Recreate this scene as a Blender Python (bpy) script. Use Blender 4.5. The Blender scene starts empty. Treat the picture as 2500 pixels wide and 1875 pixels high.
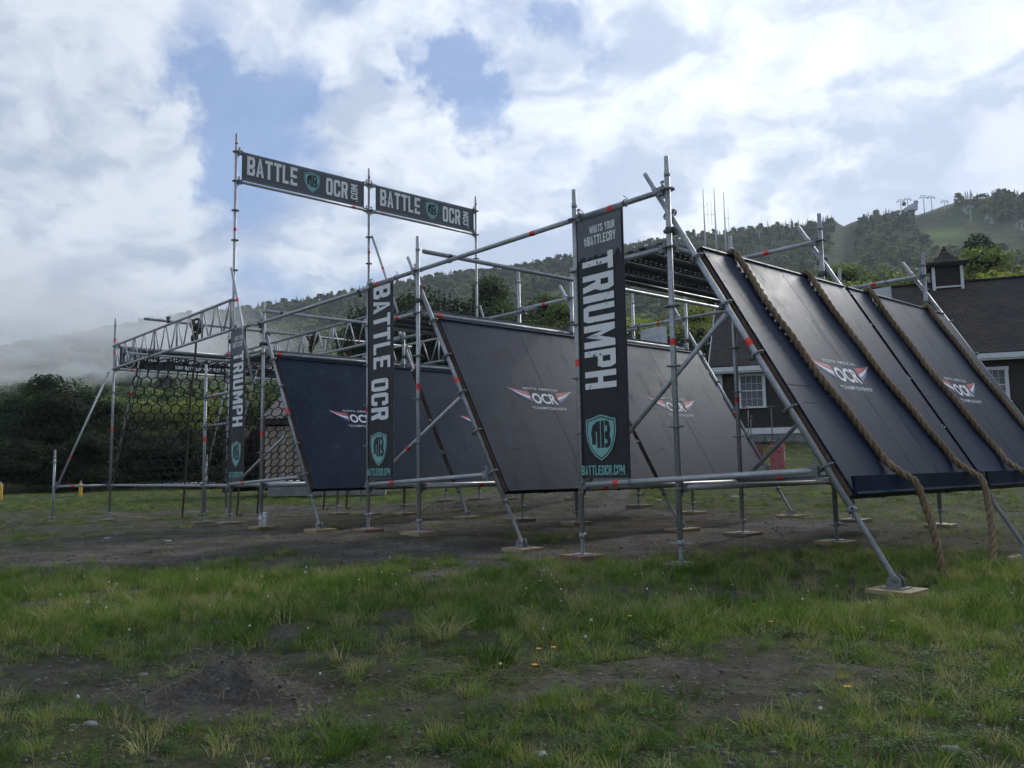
import bpy, bmesh, math, random
from math import sin, cos, tan, pi, radians, sqrt, exp, atan2
from mathutils import Vector, Matrix, Euler, noise as mnoise

random.seed(7)
R_ = random.Random(11)
sc = bpy.context.scene
COL = sc.collection

# ---------------------------------------------------------------- camera
CAM_H = 0.80                       # lens height above the trodden ground
FOC, PITCH, ROLL = 2049.03 / 2500.0, radians(5.9204), radians(0.95087)
cam = bpy.data.cameras.new("camera")
cam_ob = bpy.data.objects.new("camera", cam)
COL.objects.link(cam_ob)
cam.sensor_fit = 'HORIZONTAL'
cam.sensor_width = 36.0
cam.lens = 36.0 * FOC
cam.clip_start, cam.clip_end = 0.05, 6000.0
cam_ob.matrix_world = (Matrix.Translation((0, 0, CAM_H)) @ Matrix.Rotation(pi / 2 + PITCH, 4, 'X')
                       @ Matrix.Rotation(-ROLL, 4, 'Z'))
sc.camera = cam_ob

# ---------------------------------------------------------------- light
SUN_EL, SUN_AZ = radians(30), radians(38)      # azimuth clockwise from the viewing direction (+Y)
sun = bpy.data.lights.new("sun", 'SUN')
sun.energy = 1.5
sun.angle = radians(12)
sun.color = (1.0, 0.965, 0.92)
sun_ob = bpy.data.objects.new("sun", sun)
COL.objects.link(sun_ob)
sdir = Vector((sin(SUN_AZ) * cos(SUN_EL), cos(SUN_AZ) * cos(SUN_EL), sin(SUN_EL)))
sun_ob.rotation_euler = sdir.to_track_quat('Z', 'Y').to_euler()
sun_ob.location = sdir * 50

sc.view_settings.view_transform = 'Standard'
sc.view_settings.look = 'None'
sc.view_settings.gamma = 1.0
sc.view_settings.use_curve_mapping = False
sc.view_settings.exposure = 0.65
sc.render.engine = 'CYCLES'
sc.cycles.use_denoising = True
sc.cycles.use_adaptive_sampling = True
sc.cycles.adaptive_threshold = 0.03
sc.cycles.max_bounces = 8
sc.cycles.diffuse_bounces = 2
sc.cycles.glossy_bounces = 2
sc.cycles.transmission_bounces = 4
sc.cycles.transparent_max_bounces = 8
sc.cycles.volume_bounces = 8
sc.cycles.volume_step_rate = 2.0
sc.cycles.caustics_reflective = False
sc.cycles.caustics_refractive = False


def cdir(px, py):
    """direction seen at a pixel of the 2500 x 1875 photograph (used to lay out far terrain and cloud banks)"""
    u, v = (px - 1250) / 2049.03, (937.5 - py) / 2049.03
    u, v = u * cos(ROLL) + v * sin(ROLL), -u * sin(ROLL) + v * cos(ROLL)
    return Vector((u, cos(PITCH) - v * sin(PITCH), sin(PITCH) + v * cos(PITCH))).normalized()


# ---------------------------------------------------------------- node helpers
class NT:
    def __init__(self, tree):
        self.t = tree
        self.n, self.l = tree.nodes, tree.links

    def new(self, typ, **kw):
        nd = self.n.new(typ)
        for k, v in kw.items():
            setattr(nd, k, v)
        return nd

    def put(self, sock, val):
        if isinstance(val, bpy.types.NodeSocket):
            self.l.new(val, sock)
        elif val is not None:
            sock.default_value = val

    def math(self, op, a, b=None, c=None, clamp=False):
        nd = self.new('ShaderNodeMath', operation=op, use_clamp=clamp)
        self.put(nd.inputs[0], a)
        if b is not None: self.put(nd.inputs[1], b)
        if c is not None: self.put(nd.inputs[2], c)
        return nd.outputs[0]

    def vmath(self, op, a, b=None, out=0):
        nd = self.new('ShaderNodeVectorMath', operation=op)
        self.put(nd.inputs[0], a)
        if b is not None:
            self.put(nd.inputs[3 if op == 'SCALE' else 1], b)
        return nd.outputs[out]

    def noise(self, vec, scale, detail=4.0, rough=0.55, dist=0.0, out=0, lac=2.0):
        nd = self.new('ShaderNodeTexNoise')
        if vec is not None: self.put(nd.inputs['Vector'], vec)
        nd.inputs['Scale'].default_value = scale
        nd.inputs['Detail'].default_value = detail
        nd.inputs['Roughness'].default_value = rough
        nd.inputs['Distortion'].default_value = dist
        nd.inputs['Lacunarity'].default_value = lac
        return nd.outputs[out]

    def ramp(self, fac, stops, interp='LINEAR'):
        nd = self.new('ShaderNodeValToRGB')
        cr = nd.color_ramp
        cr.interpolation = interp
        while len(cr.elements) < len(stops): cr.elements.new(0.5)
        for e, (p, c) in zip(cr.elements, stops):
            e.position = p
            e.color = (c, c, c, 1) if isinstance(c, (int, float)) else (*c, 1)
        self.put(nd.inputs[0], fac)
        return nd.outputs[0]

    def mrange(self, v, a, b, c=0.0, d=1.0, smooth=False):
        nd = self.new('ShaderNodeMapRange')
        nd.clamp = True
        if smooth: nd.interpolation_type = 'SMOOTHSTEP'
        self.put(nd.inputs[0], v)
        for i, q in enumerate((a, b, c, d)): self.put(nd.inputs[i + 1], q)
        return nd.outputs[0]

    def mix(self, fac, a, b, mode='MIX'):
        nd = self.new('ShaderNodeMix', data_type='RGBA', blend_type=mode)
        self.put(nd.inputs[0], fac)
        for i, q in ((6, a), (7, b)):
            if isinstance(q, tuple) and len(q) == 3: q = (*q, 1)
            self.put(nd.inputs[i], q)
        return nd.outputs[2]

    def sep(self, v):
        nd = self.new('ShaderNodeSeparateXYZ')
        self.put(nd.inputs[0], v)
        return nd.outputs

    def comb(self, x, y, z):
        nd = self.new('ShaderNodeCombineXYZ')
        for i, q in enumerate((x, y, z)): self.put(nd.inputs[i], q)
        return nd.outputs[0]

    def scalev(self, v, s):
        nd = self.new('ShaderNodeMapping')
        self.put(nd.inputs[0], v)
        nd.inputs['Scale'].default_value = s
        return nd.outputs[0]


# ---------------------------------------------------------------- sky
world = bpy.data.worlds.new("World")
sc.world = world
world.use_nodes = True
w = NT(world.node_tree)
w.n.clear()
wo = w.new('ShaderNodeOutputWorld')
bg = w.new('ShaderNodeBackground')
sky = w.new('ShaderNodeTexSky', sky_type='NISHITA')
sky.sun_disc = False
sky.sun_elevation = SUN_EL
sky.sun_rotation = SUN_AZ
sky.altitude = 500
sky.air_density, sky.dust_density, sky.ozone_density = 1.0, 1.2, 1.5
tc = w.new('ShaderNodeTexCoord')
D = w.vmath('NORMALIZE', tc.outputs['Generated'])
dx, dy, dz = w.sep(D)
zz = w.math('ADD', w.math('MAXIMUM', dz, 0.0), 0.34)
P = w.comb(w.math('DIVIDE', dx, zz), w.math('DIVIDE', dy, zz), 0.0)       # flat cloud layer seen in perspective
P = w.vmath('ADD', P, (3.7, 1.9, 0.0))
warp = w.noise(P, 1.6, 5, 0.62, out=1)
P2 = w.vmath('ADD', P, w.vmath('SCALE', w.vmath('SUBTRACT', warp, (0.5, 0.5, 0.5)), 0.50))
n1 = w.noise(P2, 2.4, 9, 0.54)                                            # heaped cloud
rot = w.new('ShaderNodeMapping')
w.l.new(P2, rot.inputs[0])
rot.inputs['Rotation'].default_value = (0, 0, 0.75)
rot.inputs['Scale'].default_value = (1.0, 0.34, 1)
n2 = w.noise(rot.outputs[0], 3.6, 9, 0.56)                                # wind drawn streaks
n3 = w.noise(P2, 9.0, 7, 0.58)
dens = w.math('ADD', w.math('MULTIPLY', n1, 0.78), w.math('ADD', w.math('MULTIPLY', n2, 0.50), w.math('MULTIPLY', n3, 0.16)))
dens = w.math('SUBTRACT', dens, 0.22)
Dw = w.vmath('NORMALIZE', w.vmath('ADD', D, w.vmath('SCALE', w.vmath('SUBTRACT', w.noise(D, 8.0, 8, 0.62, out=1), (0.5, 0.5, 0.5)), 0.20)))
acc = None
# cloud banks (+) and blue gaps (-): direction, angular radius in degrees, weight
BANKS = [((120, 230), 12, .15), ((60, 480), 12, .08), ((330, 470), 6, .14), ((330, 820), 14, .14), ((60, 60), 9, .10),
         ((420, 200), 4.0, -.22), ((500, 300), 4.2, -.22), ((620, 350), 3.6, -.14), ((560, 120), 3.5, -.08), ((760, 220), 3.0, -.06), ((700, 60), 5, .13), ((820, 120), 3, .05),
         ((1100, 170), 2.8, -.26), ((1160, 270), 2.6, -.28), ((1020, 140), 2.2, -.12), ((560, 560), 6.0, -.10), ((720, 520), 7, -.08), ((480, 480), 5, .05),
         ((1400, 30), 2.6, -.12), ((1480, 150), 2.6, -.14), ((1290, 340), 4, -.06), ((1000, 20), 4, .12), ((1250, 60), 3.5, .10), ((1300, 200), 3.5, .10), ((1560, 40), 4, .08),
         ((990, 310), 4.0, .22), ((880, 180), 2.6, .16), ((880, 290), 3, .10), ((1350, 120), 2.8, .12), ((1640, 110), 3.2, .08), ((1850, 260), 13, .12), ((2200, 120), 11, .14),
         ((2440, 300), 2.8, -.34), ((2350, 80), 3.0, -.26), ((2480, 40), 2.6, -.20), ((2370, 420), 2.0, -.20),
         ((1900, 420), 9, .12), ((1300, 480), 9, .08), ((950, 560), 6, .10), ((2450, 200), 4, .06)]
for (c, rad, wt) in BANKS:
    d = cdir(*c)
    dot = w.vmath('DOT_PRODUCT', Dw, tuple(d), out=1)
    g = w.mrange(dot, cos(radians(rad)), 1.0, 0.0, wt * (1 if wt > 0 else .72), smooth=True)
    acc = g if acc is None else w.math('ADD', acc, g)
dens = w.math('ADD', dens, acc)
cover = w.mrange(dens, 0.31, 0.62, 0.14, 1.0, smooth=True)
cover = w.math('MAXIMUM', cover, w.mrange(dz, 0.02, 0.20, 0.85, 0.0, smooth=True))
sunv = tuple(sdir)
sdot = w.vmath('DOT_PRODUCT', D, sunv, out=1)
glow = w.mrange(sdot, cos(radians(60)), cos(radians(8)), 0.0, 1.0, smooth=True)
# the side of each heap towards the sun is lit, the far side and the thick base are grey
sx, sy = sin(SUN_AZ) * 0.06, cos(SUN_AZ) * 0.06
n1b = w.noise(w.vmath('ADD', P2, (sx, sy, 0.0)), 2.4, 9, 0.54)
rim = w.math('MULTIPLY', w.math('SUBTRACT', n1, n1b), 2.0)
thick = w.math('ADD', w.math('MULTIPLY', w.noise(w.vmath('ADD', P2, (5.1, 2.7, 0)), 1.5, 8, 0.52), 0.75), w.math('MULTIPLY', n2, 0.25))
lit = w.mrange(w.math('SUBTRACT', thick, rim), 0.30, 0.68, 1.0, 0.0, smooth=True)
ccol = w.mix(lit, (3.4, 4.1, 5.3), (5.9, 6.45, 7.2))
ccol = w.mix(1.0, ccol, w.mix(glow, (1.0, 1.0, 1.0), (1.40, 1.37, 1.34)), 'MULTIPLY')
skyc = w.mix(0.5, sky.outputs[0], (1.35, 2.6, 5.6))
outc = w.mix(cover, skyc, ccol)
w.l.new(outc, bg.inputs['Color'])
bg.inputs['Strength'].default_value = 0.084
w.l.new(bg.outputs[0], wo.inputs[0])


# ---------------------------------------------------------------- object helpers
MW = {}            # our own record of world matrices (nothing is evaluated while the script runs)


def tag(o, label=None, cat=None, group=None, kind=None):
    if label: o['label'] = label
    if cat: o['category'] = cat
    if group: o['group'] = group
    if kind: o['kind'] = kind
    return o


def thing(name, label, cat, M=None, group=None):
    o = bpy.data.objects.new(name, None)
    o.empty_display_size = 0.2
    COL.objects.link(o)
    M = M or Matrix.Identity(4)
    o.matrix_world = M
    MW[o] = M.copy()
    return tag(o, label, cat, group)


def place(o, M, parent=None):
    """put o at world matrix M under parent"""
    if o.name not in COL.objects: COL.objects.link(o)
    if parent is not None:
        o.parent = parent
        o.matrix_local = MW[parent].inverted() @ M
    else:
        o.matrix_world = M
    MW[o] = M.copy()
    return o


def mesh_of(name, verts, faces, mats, midx=None, smooth=False):
    me = bpy.data.meshes.new(name)
    me.from_pydata([tuple(v) for v in verts], [], faces)
    for m in (mats if isinstance(mats, (list, tuple)) else [mats]): me.materials.append(m)
    if midx: me.polygons.foreach_set('material_index', midx)
    if smooth is True:
        me.polygons.foreach_set('use_smooth', [True] * len(me.polygons))
    elif smooth:
        me.polygons.foreach_set('use_smooth', smooth)
    me.update()
    return me


def add(name, me, M=None, parent=None):
    o = bpy.data.objects.new(name, me)
    return place(o, M or Matrix.Identity(4), parent)


class MB:
    """collects simple shapes into one mesh"""

    def __init__(self):
        self.v, self.f, self.mi, self.sm = [], [], [], []

    def face(self, idx, mi=0, sm=False):
        self.f.append(idx); self.mi.append(mi); self.sm.append(sm)

    def quad(self, a, b, c, d, mi=0):
        n = len(self.v)
        self.v += [a, b, c, d]
        self.face((n, n + 1, n + 2, n + 3), mi)

    def poly(self, pts, mi=0):
        n = len(self.v)
        self.v += pts
        self.face(tuple(range(n, n + len(pts))), mi)

    def box(self, cx, cy, cz, sx, sy, sz, M=None, mi=0):
        n = len(self.v)
        for x in (-.5, .5):
            for y in (-.5, .5):
                for z in (-.5, .5):
                    p = Vector((cx + x * sx, cy + y * sy, cz + z * sz))
                    self.v.append(tuple(M @ p) if M else tuple(p))
        for q in ((0, 1, 3, 2), (4, 6, 7, 5), (0, 4, 5, 1), (2, 3, 7, 6), (0, 2, 6, 4), (1, 5, 7, 3)):
            self.face(tuple(n + i for i in q), mi)

    def prism(self, outline, z0, z1, M=None, mi=0):
        n, k = len(self.v), len(outline)
        for z in (z0, z1):
            for (x, y) in outline:
                p = Vector((x, y, z))
                self.v.append(tuple(M @ p) if M else tuple(p))
        self.face(tuple(n + k - 1 - i for i in range(k)), mi)
        self.face(tuple(n + k + i for i in range(k)), mi)
        for i in range(k):
            j = (i + 1) % k
            self.face((n + i, n + j, n + k + j, n + k + i), mi)

    def lathe(self, prof, seg=14, M=None, mi=0, caps=True, sm=True):
        """prof: (radius, z) pairs"""
        n = len(self.v)
        for (r, z) in prof:
            for i in range(seg):
                a = 2 * pi * i / seg
                p = Vector((r * cos(a), r * sin(a), z))
                self.v.append(tuple(M @ p) if M else tuple(p))
        for k in range(len(prof) - 1):
            for i in range(seg):
                j = (i + 1) % seg
                self.face((n + k * seg + i, n + k * seg + j, n + (k + 1) * seg + j, n + (k + 1) * seg + i), mi, sm)
        if caps:
            self.face(tuple(n + seg - 1 - i for i in range(seg)), mi)
            m = n + (len(prof) - 1) * seg
            self.face(tuple(m + i for i in range(seg)), mi)

    def tube(self, pts, rad, seg=8, mi=0, caps=True):
        """swept tube along pts; rad a number or one per point"""
        n = len(self.v)
        pts = [Vector(p) for p in pts]
        rs = rad if isinstance(rad, (list, tuple)) else [rad] * len(pts)
        up = None
        for i, p in enumerate(pts):
            t = (pts[min(i + 1, len(pts) - 1)] - pts[max(i - 1, 0)]).normalized()
            if up is None:
                up = t.orthogonal().normalized()
            else:
                up = (up - t * up.dot(t))
                up = up.normalized() if up.length > 1e-6 else t.orthogonal().normalized()
            s = t.cross(up)
            for k in range(seg):
                a = 2 * pi * k / seg
                self.v.append(tuple(p + (up * cos(a) + s * sin(a)) * rs[i]))
        for i in range(len(pts) - 1):
            for k in range(seg):
                j = (k + 1) % seg
                self.face((n + i * seg + k, n + i * seg + j, n + (i + 1) * seg + j, n + (i + 1) * seg + k), mi, True)
        if caps:
            self.face(tuple(n + seg - 1 - i for i in range(seg)), mi)
            m = n + (len(pts) - 1) * seg
            self.face(tuple(m + i for i in range(seg)), mi)

    def mesh(self, name, mats):
        return mesh_of(name, self.v, self.f, mats, self.mi, self.sm)

    def add(self, name, mats, M=None, parent=None):
        return add(name, self.mesh(name, mats), M, parent)


def frame(o, z, x=None):
    """matrix with origin o, local z along z, local x as near x as can be"""
    z = Vector(z).normalized()
    x = Vector(x) if x is not None else z.orthogonal()
    y = z.cross(x).normalized()
    x = y.cross(z).normalized()
    return Matrix(((x.x, y.x, z.x, o[0]), (x.y, y.y, z.y, o[1]), (x.z, y.z, z.z, o[2]), (0, 0, 0, 1)))


# ---------------------------------------------------------------- materials
def principled(name):
    m = bpy.data.materials.new(name)
    m.use_nodes = True
    t = NT(m.node_tree)
    b = t.n['Principled BSDF']
    return m, t, b


def objco(t, which='Object'):
    return t.new('ShaderNodeTexCoord').outputs[which]


def bump(t, b, h, strength=0.3, dist=0.01):
    nd = t.new('ShaderNodeBump')
    nd.inputs['Strength'].default_value = strength
    nd.inputs['Distance'].default_value = dist
    t.put(nd.inputs['Height'], h)
    t.l.new(nd.outputs[0], b.inputs['Normal'])


def simple(name, col, rough=0.6, metal=0.0, var=0.25, scale=6.0, bmp=0.0, spec=0.5):
    m, t, b = principled(name)
    n = t.noise(objco(t), scale, 6, 0.6)
    f = t.mrange(n, 0.3, 0.7, 1 - var, 1 + var)
    t.l.new(t.mix(1.0, (*col, 1), t.comb(f, f, f), 'MULTIPLY'), b.inputs['Base Color'])
    b.inputs['Roughness'].default_value = rough
    b.inputs['Metallic'].default_value = metal
    b.inputs['Specular IOR Level'].default_value = spec
    if bmp: bump(t, b, t.noise(objco(t), scale * 6, 4, 0.6), bmp, 0.01)
    return m


def galv(name, base=0.36, rough=0.5):
    m, t, b = principled(name)
    o = objco(t)
    info = t.new('ShaderNodeObjectInfo')
    vo = t.new('ShaderNodeTexVoronoi')
    t.l.new(o, vo.inputs[0]); vo.inputs['Scale'].default_value = 60
    big = t.noise(o, 5.0, 6, 0.65)
    fine = t.noise(o, 38, 4, 0.6)
    v = t.math('ADD', t.math('MULTIPLY', big, 0.55), t.math('ADD', t.math('MULTIPLY', fine, 0.3), t.math('MULTIPLY', vo.outputs[0], 0.25)))
    v = t.math('ADD', v, t.math('MULTIPLY', t.math('SUBTRACT', info.outputs['Random'], 0.5), 0.28))
    c = t.ramp(v, [(0.25, (base * .45, base * .47, base * .48)), (0.5, (base * .95, base * .98, base)), (0.8, (base * 1.45, base * 1.48, base * 1.5))])
    rust = t.mrange(t.noise(o, 9, 7, 0.7), 0.66, 0.74, 0, 0.55)
    c = t.mix(rust, c, (0.13, 0.095, 0.07))
    t.l.new(c, b.inputs['Base Color'])
    b.inputs['Metallic'].default_value = 0.45
    t.l.new(t.mrange(big, 0.3, 0.7, rough + .12, rough - .1), b.inputs['Roughness'])
    bump(t, b, fine, 0.12, 0.002)
    return m


def print_mat(name, col, bare, wear=0.5, scale=14.0, stretch=(1, 1, 1)):
    """printed ink worn through in scratches and flakes"""
    m, t, b = principled(name)
    o = t.scalev(objco(t), stretch)
    n = t.math('ADD', t.math('MULTIPLY', t.noise(o, scale, 8, 0.72, 0.6), 0.6), t.math('MULTIPLY', t.noise(o, scale * .25, 3, 0.5), 0.4))
    k = t.mrange(n, 0.66 - .14 * wear, 0.68 - .14 * wear, 0, 1)
    t.l.new(t.mix(k, (*col, 1), (*bare, 1)), b.inputs['Base Color'])
    b.inputs['Roughness'].default_value = 0.55
    return m


M_GALV = galv('galvanised_steel', 0.36)
M_GALV2 = galv('galvanised_steel_fittings', 0.24, 0.55)
M_DARKSTEEL = simple('dark_coupler_steel', (0.10, 0.105, 0.10), 0.5, 0.7, 0.4, 20)
M_TAPE = simple('red_marker_tape', (0.78, 0.05, 0.03), 0.5, 0, 0.12, 30)
M_STRAP = simple('black_rubber_strap', (0.012, 0.012, 0.012), 0.6)
M_CABLE = simple('white_cable_tie', (0.75, 0.75, 0.75), 0.5)


def mat_wood(name, c1, c2, scale=1.0, rough=0.75, axis='Z'):
    m, t, b = principled(name)
    st = {'Z': (9, 9, .7), 'X': (.7, 9, 9), 'Y': (9, .7, 9)}[axis]
    o = t.scalev(objco(t), tuple(q * scale for q in st))
    n = t.noise(o, 4, 8, 0.65, 0.8)
    k = t.noise(objco(t), 3 * scale, 4, 0.6)
    c = t.ramp(t.math('ADD', t.math('MULTIPLY', n, 0.7), t.math('MULTIPLY', k, 0.3)), [(0.3, c1), (0.68, c2)])
    t.l.new(c, b.inputs['Base Color'])
    b.inputs['Roughness'].default_value = rough
    bump(t, b, n, 0.35, 0.004)
    return m


M_PAD = mat_wood('new_pine_block', (0.20, 0.14, 0.065), (0.42, 0.32, 0.17), 1.2, axis='X')
M_PAD2 = mat_wood('damp_pine_block', (0.10, 0.08, 0.055), (0.26, 0.21, 0.14), 1.2, axis='X')
M_PADRED = mat_wood('reddish_weathered_plank', (0.12, 0.06, 0.04), (0.26, 0.15, 0.10), 1.2, axis='X')
M_STUD = mat_wood('brown_treated_timber', (0.055, 0.032, 0.02), (0.17, 0.10, 0.06), 1.0, axis='Y')
M_RAWPLY = simple('raw_plywood_edge', (0.32, 0.19, 0.10), 0.8, 0, 0.3, 20)


def mat_phenolic():
    """blue black film faced plywood, scuffed and muddied"""
    m, t, b = principled('black_film_faced_plywood')
    o = objco(t)
    info = t.new('ShaderNodeObjectInfo')
    off = t.vmath('ADD', o, t.comb(t.math('MULTIPLY', info.outputs['Random'], 37.0), 0.0, 0.0))
    fine = t.noise(off, 55, 6, 0.72)
    mid = t.noise(off, 9.0, 9, 0.72, 0.3)
    blot = t.noise(off, 2.4, 8, 0.66)
    v = t.math('ADD', t.math('MULTIPLY', mid, 0.5), t.math('MULTIPLY', blot, 0.5))
    c = t.ramp(v, [(0.36, (0.004, 0.007, 0.014)), (0.48, (0.007, 0.012, 0.025)), (0.56, (0.011, 0.018, 0.036)), (0.66, (0.024, 0.034, 0.056))])
    # pale dusty scuffs, dragged down the slope
    sc_ = t.noise(t.vmath('ADD', t.scalev(off, (6.0, 1.1, 1)), (3, 1, 0)), 2.2, 9, 0.75, 0.4)
    scuff = t.mrange(sc_, 0.58, 0.78, 0, 0.28)
    c = t.mix(scuff, c, (0.055, 0.062, 0.072))
    smear = t.mrange(t.noise(t.scalev(off, (4.5, .8, 1)), 1.5, 8, 0.72, 0.5), 0.54, 0.72, 0, .8)
    c = t.mix(t.math('MULTIPLY', smear, .6), c, (0.006, 0.008, 0.013))
    spots = t.mrange(t.noise(off, 19, 3, 0.5), 0.69, 0.72, 0, 0.9)
    c = t.mix(spots, c, (0.004, 0.004, 0.005))
    t.l.new(c, b.inputs['Base Color'])
    r = t.math('ADD', t.mrange(v, 0.38, 0.62, 0.34, 0.46), t.math('ADD', t.math('MULTIPLY', fine, 0.10), t.math('MULTIPLY', smear, 0.18)))
    t.l.new(r, b.inputs['Roughness'])
    t.l.new(t.math('SUBTRACT', 0.14, t.math('MULTIPLY', smear, 0.09)), b.inputs['Specular IOR Level'])
    b.inputs['Specular Tint'].default_value = (.35, .66, 1.0, 1)
    bump(t, b, t.math('ADD', fine, t.math('MULTIPLY', mid, 2.0)), 0.12, 0.003)
    return m


M_PLY = mat_phenolic()


def mat_rope():
    m, t, b = principled('hemp_rope')
    o = objco(t)
    n = t.noise(o, 70, 5, 0.7)
    k = t.noise(o, 3.0, 4, 0.6)
    c = t.ramp(t.math('ADD', t.math('MULTIPLY', n, 0.6), t.math('MULTIPLY', k, 0.4)),
               [(0.32, (0.075, 0.048, 0.028)), (0.5, (0.21, 0.145, 0.088)), (0.66, (0.38, 0.29, 0.19))])
    t.l.new(c, b.inputs['Base Color'])
    b.inputs['Roughness'].default_value = 0.9
    b.inputs['Specular IOR Level'].default_value = 0.2
    bump(t, b, n, 0.7, 0.004)
    return m


M_ROPE = mat_rope()
M_ROPED = simple('wet_dark_hemp_rope', (0.060, 0.045, 0.030), 0.95, 0, .5, 30, .6)
M_NET = simple('black_net_webbing', (0.012, 0.013, 0.013), 0.85)


def mat_banner():
    m, t, b = principled('black_printed_mesh_banner')
    o = objco(t)
    g = t.noise(o, 9, 7, 0.7)
    c = t.ramp(g, [(0.3, (0.008, 0.009, 0.009)), (0.7, (0.016, 0.017, 0.018))])
    t.l.new(c, b.inputs['Base Color'])
    b.inputs['Roughness'].default_value = 0.55
    bump(t, b, t.math('ADD', t.noise(t.scalev(o, (1, .35, 1)), 5, 3, 0.5), t.math('MULTIPLY', t.noise(o, 14, 4, .6), .25)), 0.7, 0.03)
    return m


M_BAN = mat_banner()
M_BANG = simple('charcoal_printed_vinyl', (0.085, 0.089, 0.096), 0.55, 0, 0.10, 4)
M_BANTOP = simple('worn_grey_print', (0.12, 0.125, 0.13), 0.6, 0, 0.15, 10)
M_BANBACK = simple('white_banner_back', (0.62, 0.64, 0.64), 0.7, 0, 0.04, 5)
M_BANGHOST = simple('grey_show_through_print', (0.50, 0.53, 0.53), 0.7, 0, 0.06, 8)
M_WHITE = print_mat('distressed_white_print', (0.82, 0.82, 0.80), (0.03, 0.03, 0.031), 0.42, 18)
M_WHITEC = print_mat('white_logo_paint', (0.68, 0.69, 0.70), (0.05, 0.052, 0.058), 0.15, 16)
M_RED = print_mat('red_logo_paint', (0.42, 0.06, 0.08), (0.05, 0.05, 0.055), 0.12, 16)
M_BLUE = print_mat('blue_logo_paint', (0.10, 0.17, 0.42), (0.05, 0.05, 0.055), 0.12, 16)
M_TEAL = print_mat('teal_shield_print', (0.22, 0.46, 0.42), (0.03, 0.035, 0.035), 0.10, 20)
M_TEALT = print_mat('distressed_teal_print', (0.20, 0.44, 0.40), (0.02, 0.022, 0.022), 0.5, 30)
M_INK = simple('black_ink', (0.012, 0.013, 0.014), 0.55)

# ---------------------------------------------------------------- site frame: s along the course, t across it, z up
A_ = radians(48.3273)
X0, Y0 = -4.50618, 13.43853
CA, SA = cos(A_), sin(A_)
MS = Matrix(((CA, SA, 0, X0), (-SA, CA, 0, Y0), (0, 0, 1, CAM_H), (0, 0, 0, 1)))   # (s, t, h) with h measured from the lens


def st(X, Y):
    return (X - X0) * CA - (Y - Y0) * SA, (X - X0) * SA + (Y - Y0) * CA


def sstep(a, b, x):
    x = max(0.0, min(1.0, (x - a) / (b - a)))
    return x * x * (3 - 2 * x)


def pix(P):
    """photograph pixel of a world point"""
    X, Y, Z = P[0], P[1], P[2] - CAM_H
    zc = Y * cos(PITCH) + Z * sin(PITCH)
    if zc <= 0.01: return None
    u, v = X / zc, (-Y * sin(PITCH) + Z * cos(PITCH)) / zc
    return (1250 + 2049.03 * (u * cos(ROLL) - v * sin(ROLL)), 937.5 - 2049.03 * (u * sin(ROLL) + v * cos(ROLL)))


SKY = [(-500, 930), (-200, 880), (100, 823), (349, 777), (515, 752), (584, 748), (736, 722), (892, 699), (1070, 663), (1251, 645), (1350, 622), (1534, 590),
       (1691, 560), (1859, 546), (2040, 524), (2062, 536), (2085, 522), (2166, 509), (2243, 507), (2306, 484), (2363, 468), (2500, 460), (2900, 430)]
EL = []
for c in SKY:
    d = cdir(c[0], c[1] + 15)
    EL.append((atan2(d.x, d.y), d.z / sqrt(d.x ** 2 + d.y ** 2)))
EL = [(-1.6, 0.05)] + EL + [(0.9, 0.36), (1.6, 0.2)]


def el_at(phi):
    if phi <= EL[0][0]: return EL[0][1]
    for (a, ea), (b, eb) in zip(EL, EL[1:]):
        if phi <= b: return ea + (eb - ea) * (phi - a) / (b - a)
    return EL[-1][1]


RIDGE = 720.0


# ground level under the feet of the scaffold: s, t, height relative to the trodden ground
LEVELS = [(-6.2, 0, -.12), (-6.2, 2.55, -.15), (-6.2, 5.1, .0), (-1.1, 0, .0), (-1.1, 2.55, .03), (-1.0, 5.1, .15), (0, 0, .03), (0.2, 2.55, .05), (0, 5.1, .16), (1.1, 0, .0), (1.15, 2.55, .09), (1.2, 5.1, .16),
          (2.8, 0, .03), (2.8, 2.55, .08), (2.9, 5.1, .18), (4.1, 0, .09), (4.1, 2.55, .09), (4.1, 5.1, .12), (5.2, 0, .10), (5.2, 2.55, .08), (5.2, 5.1, .10), (6.85, 0, .01), (6.85, 2.55, .06), (6.85, 5.1, .09),
          (7.7, 0, .0), (7.7, 2.55, .05), (8.8, 0, .0), (8.8, 2.55, .01), (8.8, 5.1, .04), (10.5, 0, -.05), (10.45, 2.55, -.045), (10.5, 5.1, -.02), (12, -1, -.03), (13, -5.5, .0), (9, -3, .0), (5, -3, .0), (0, -3, .0), (-6, -3, -.05)]


def base_z(X, Y):
    s, t = st(X, Y)
    if -14 < s < 18 and -10 < t < 12:
        a, wsum = 0.0, 0.05
        for (si, ti, zi) in LEVELS:
            w_ = 1.0 / ((s - si) ** 2 + (t - ti) ** 2 + .12) ** 1.5
            a += w_ * zi
            wsum += w_
        z = a / wsum * (1 - sstep(10, 14, abs(s - 2))) * (1 - sstep(8, 12, abs(t)))
    else:
        z = 0.0
    if Y > 5:
        z += sstep(-0.16, 0.2, X / Y) * max(0.0, min(Y, 60) - 13) * 0.083
    r = sqrt(X * X + Y * Y)
    z += 0.030 * mnoise.noise((X * .35, Y * .35, 3.1)) * sstep(1, 6, r) * (.15 + 2 * sstep(14, 40, r))
    return z


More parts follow.
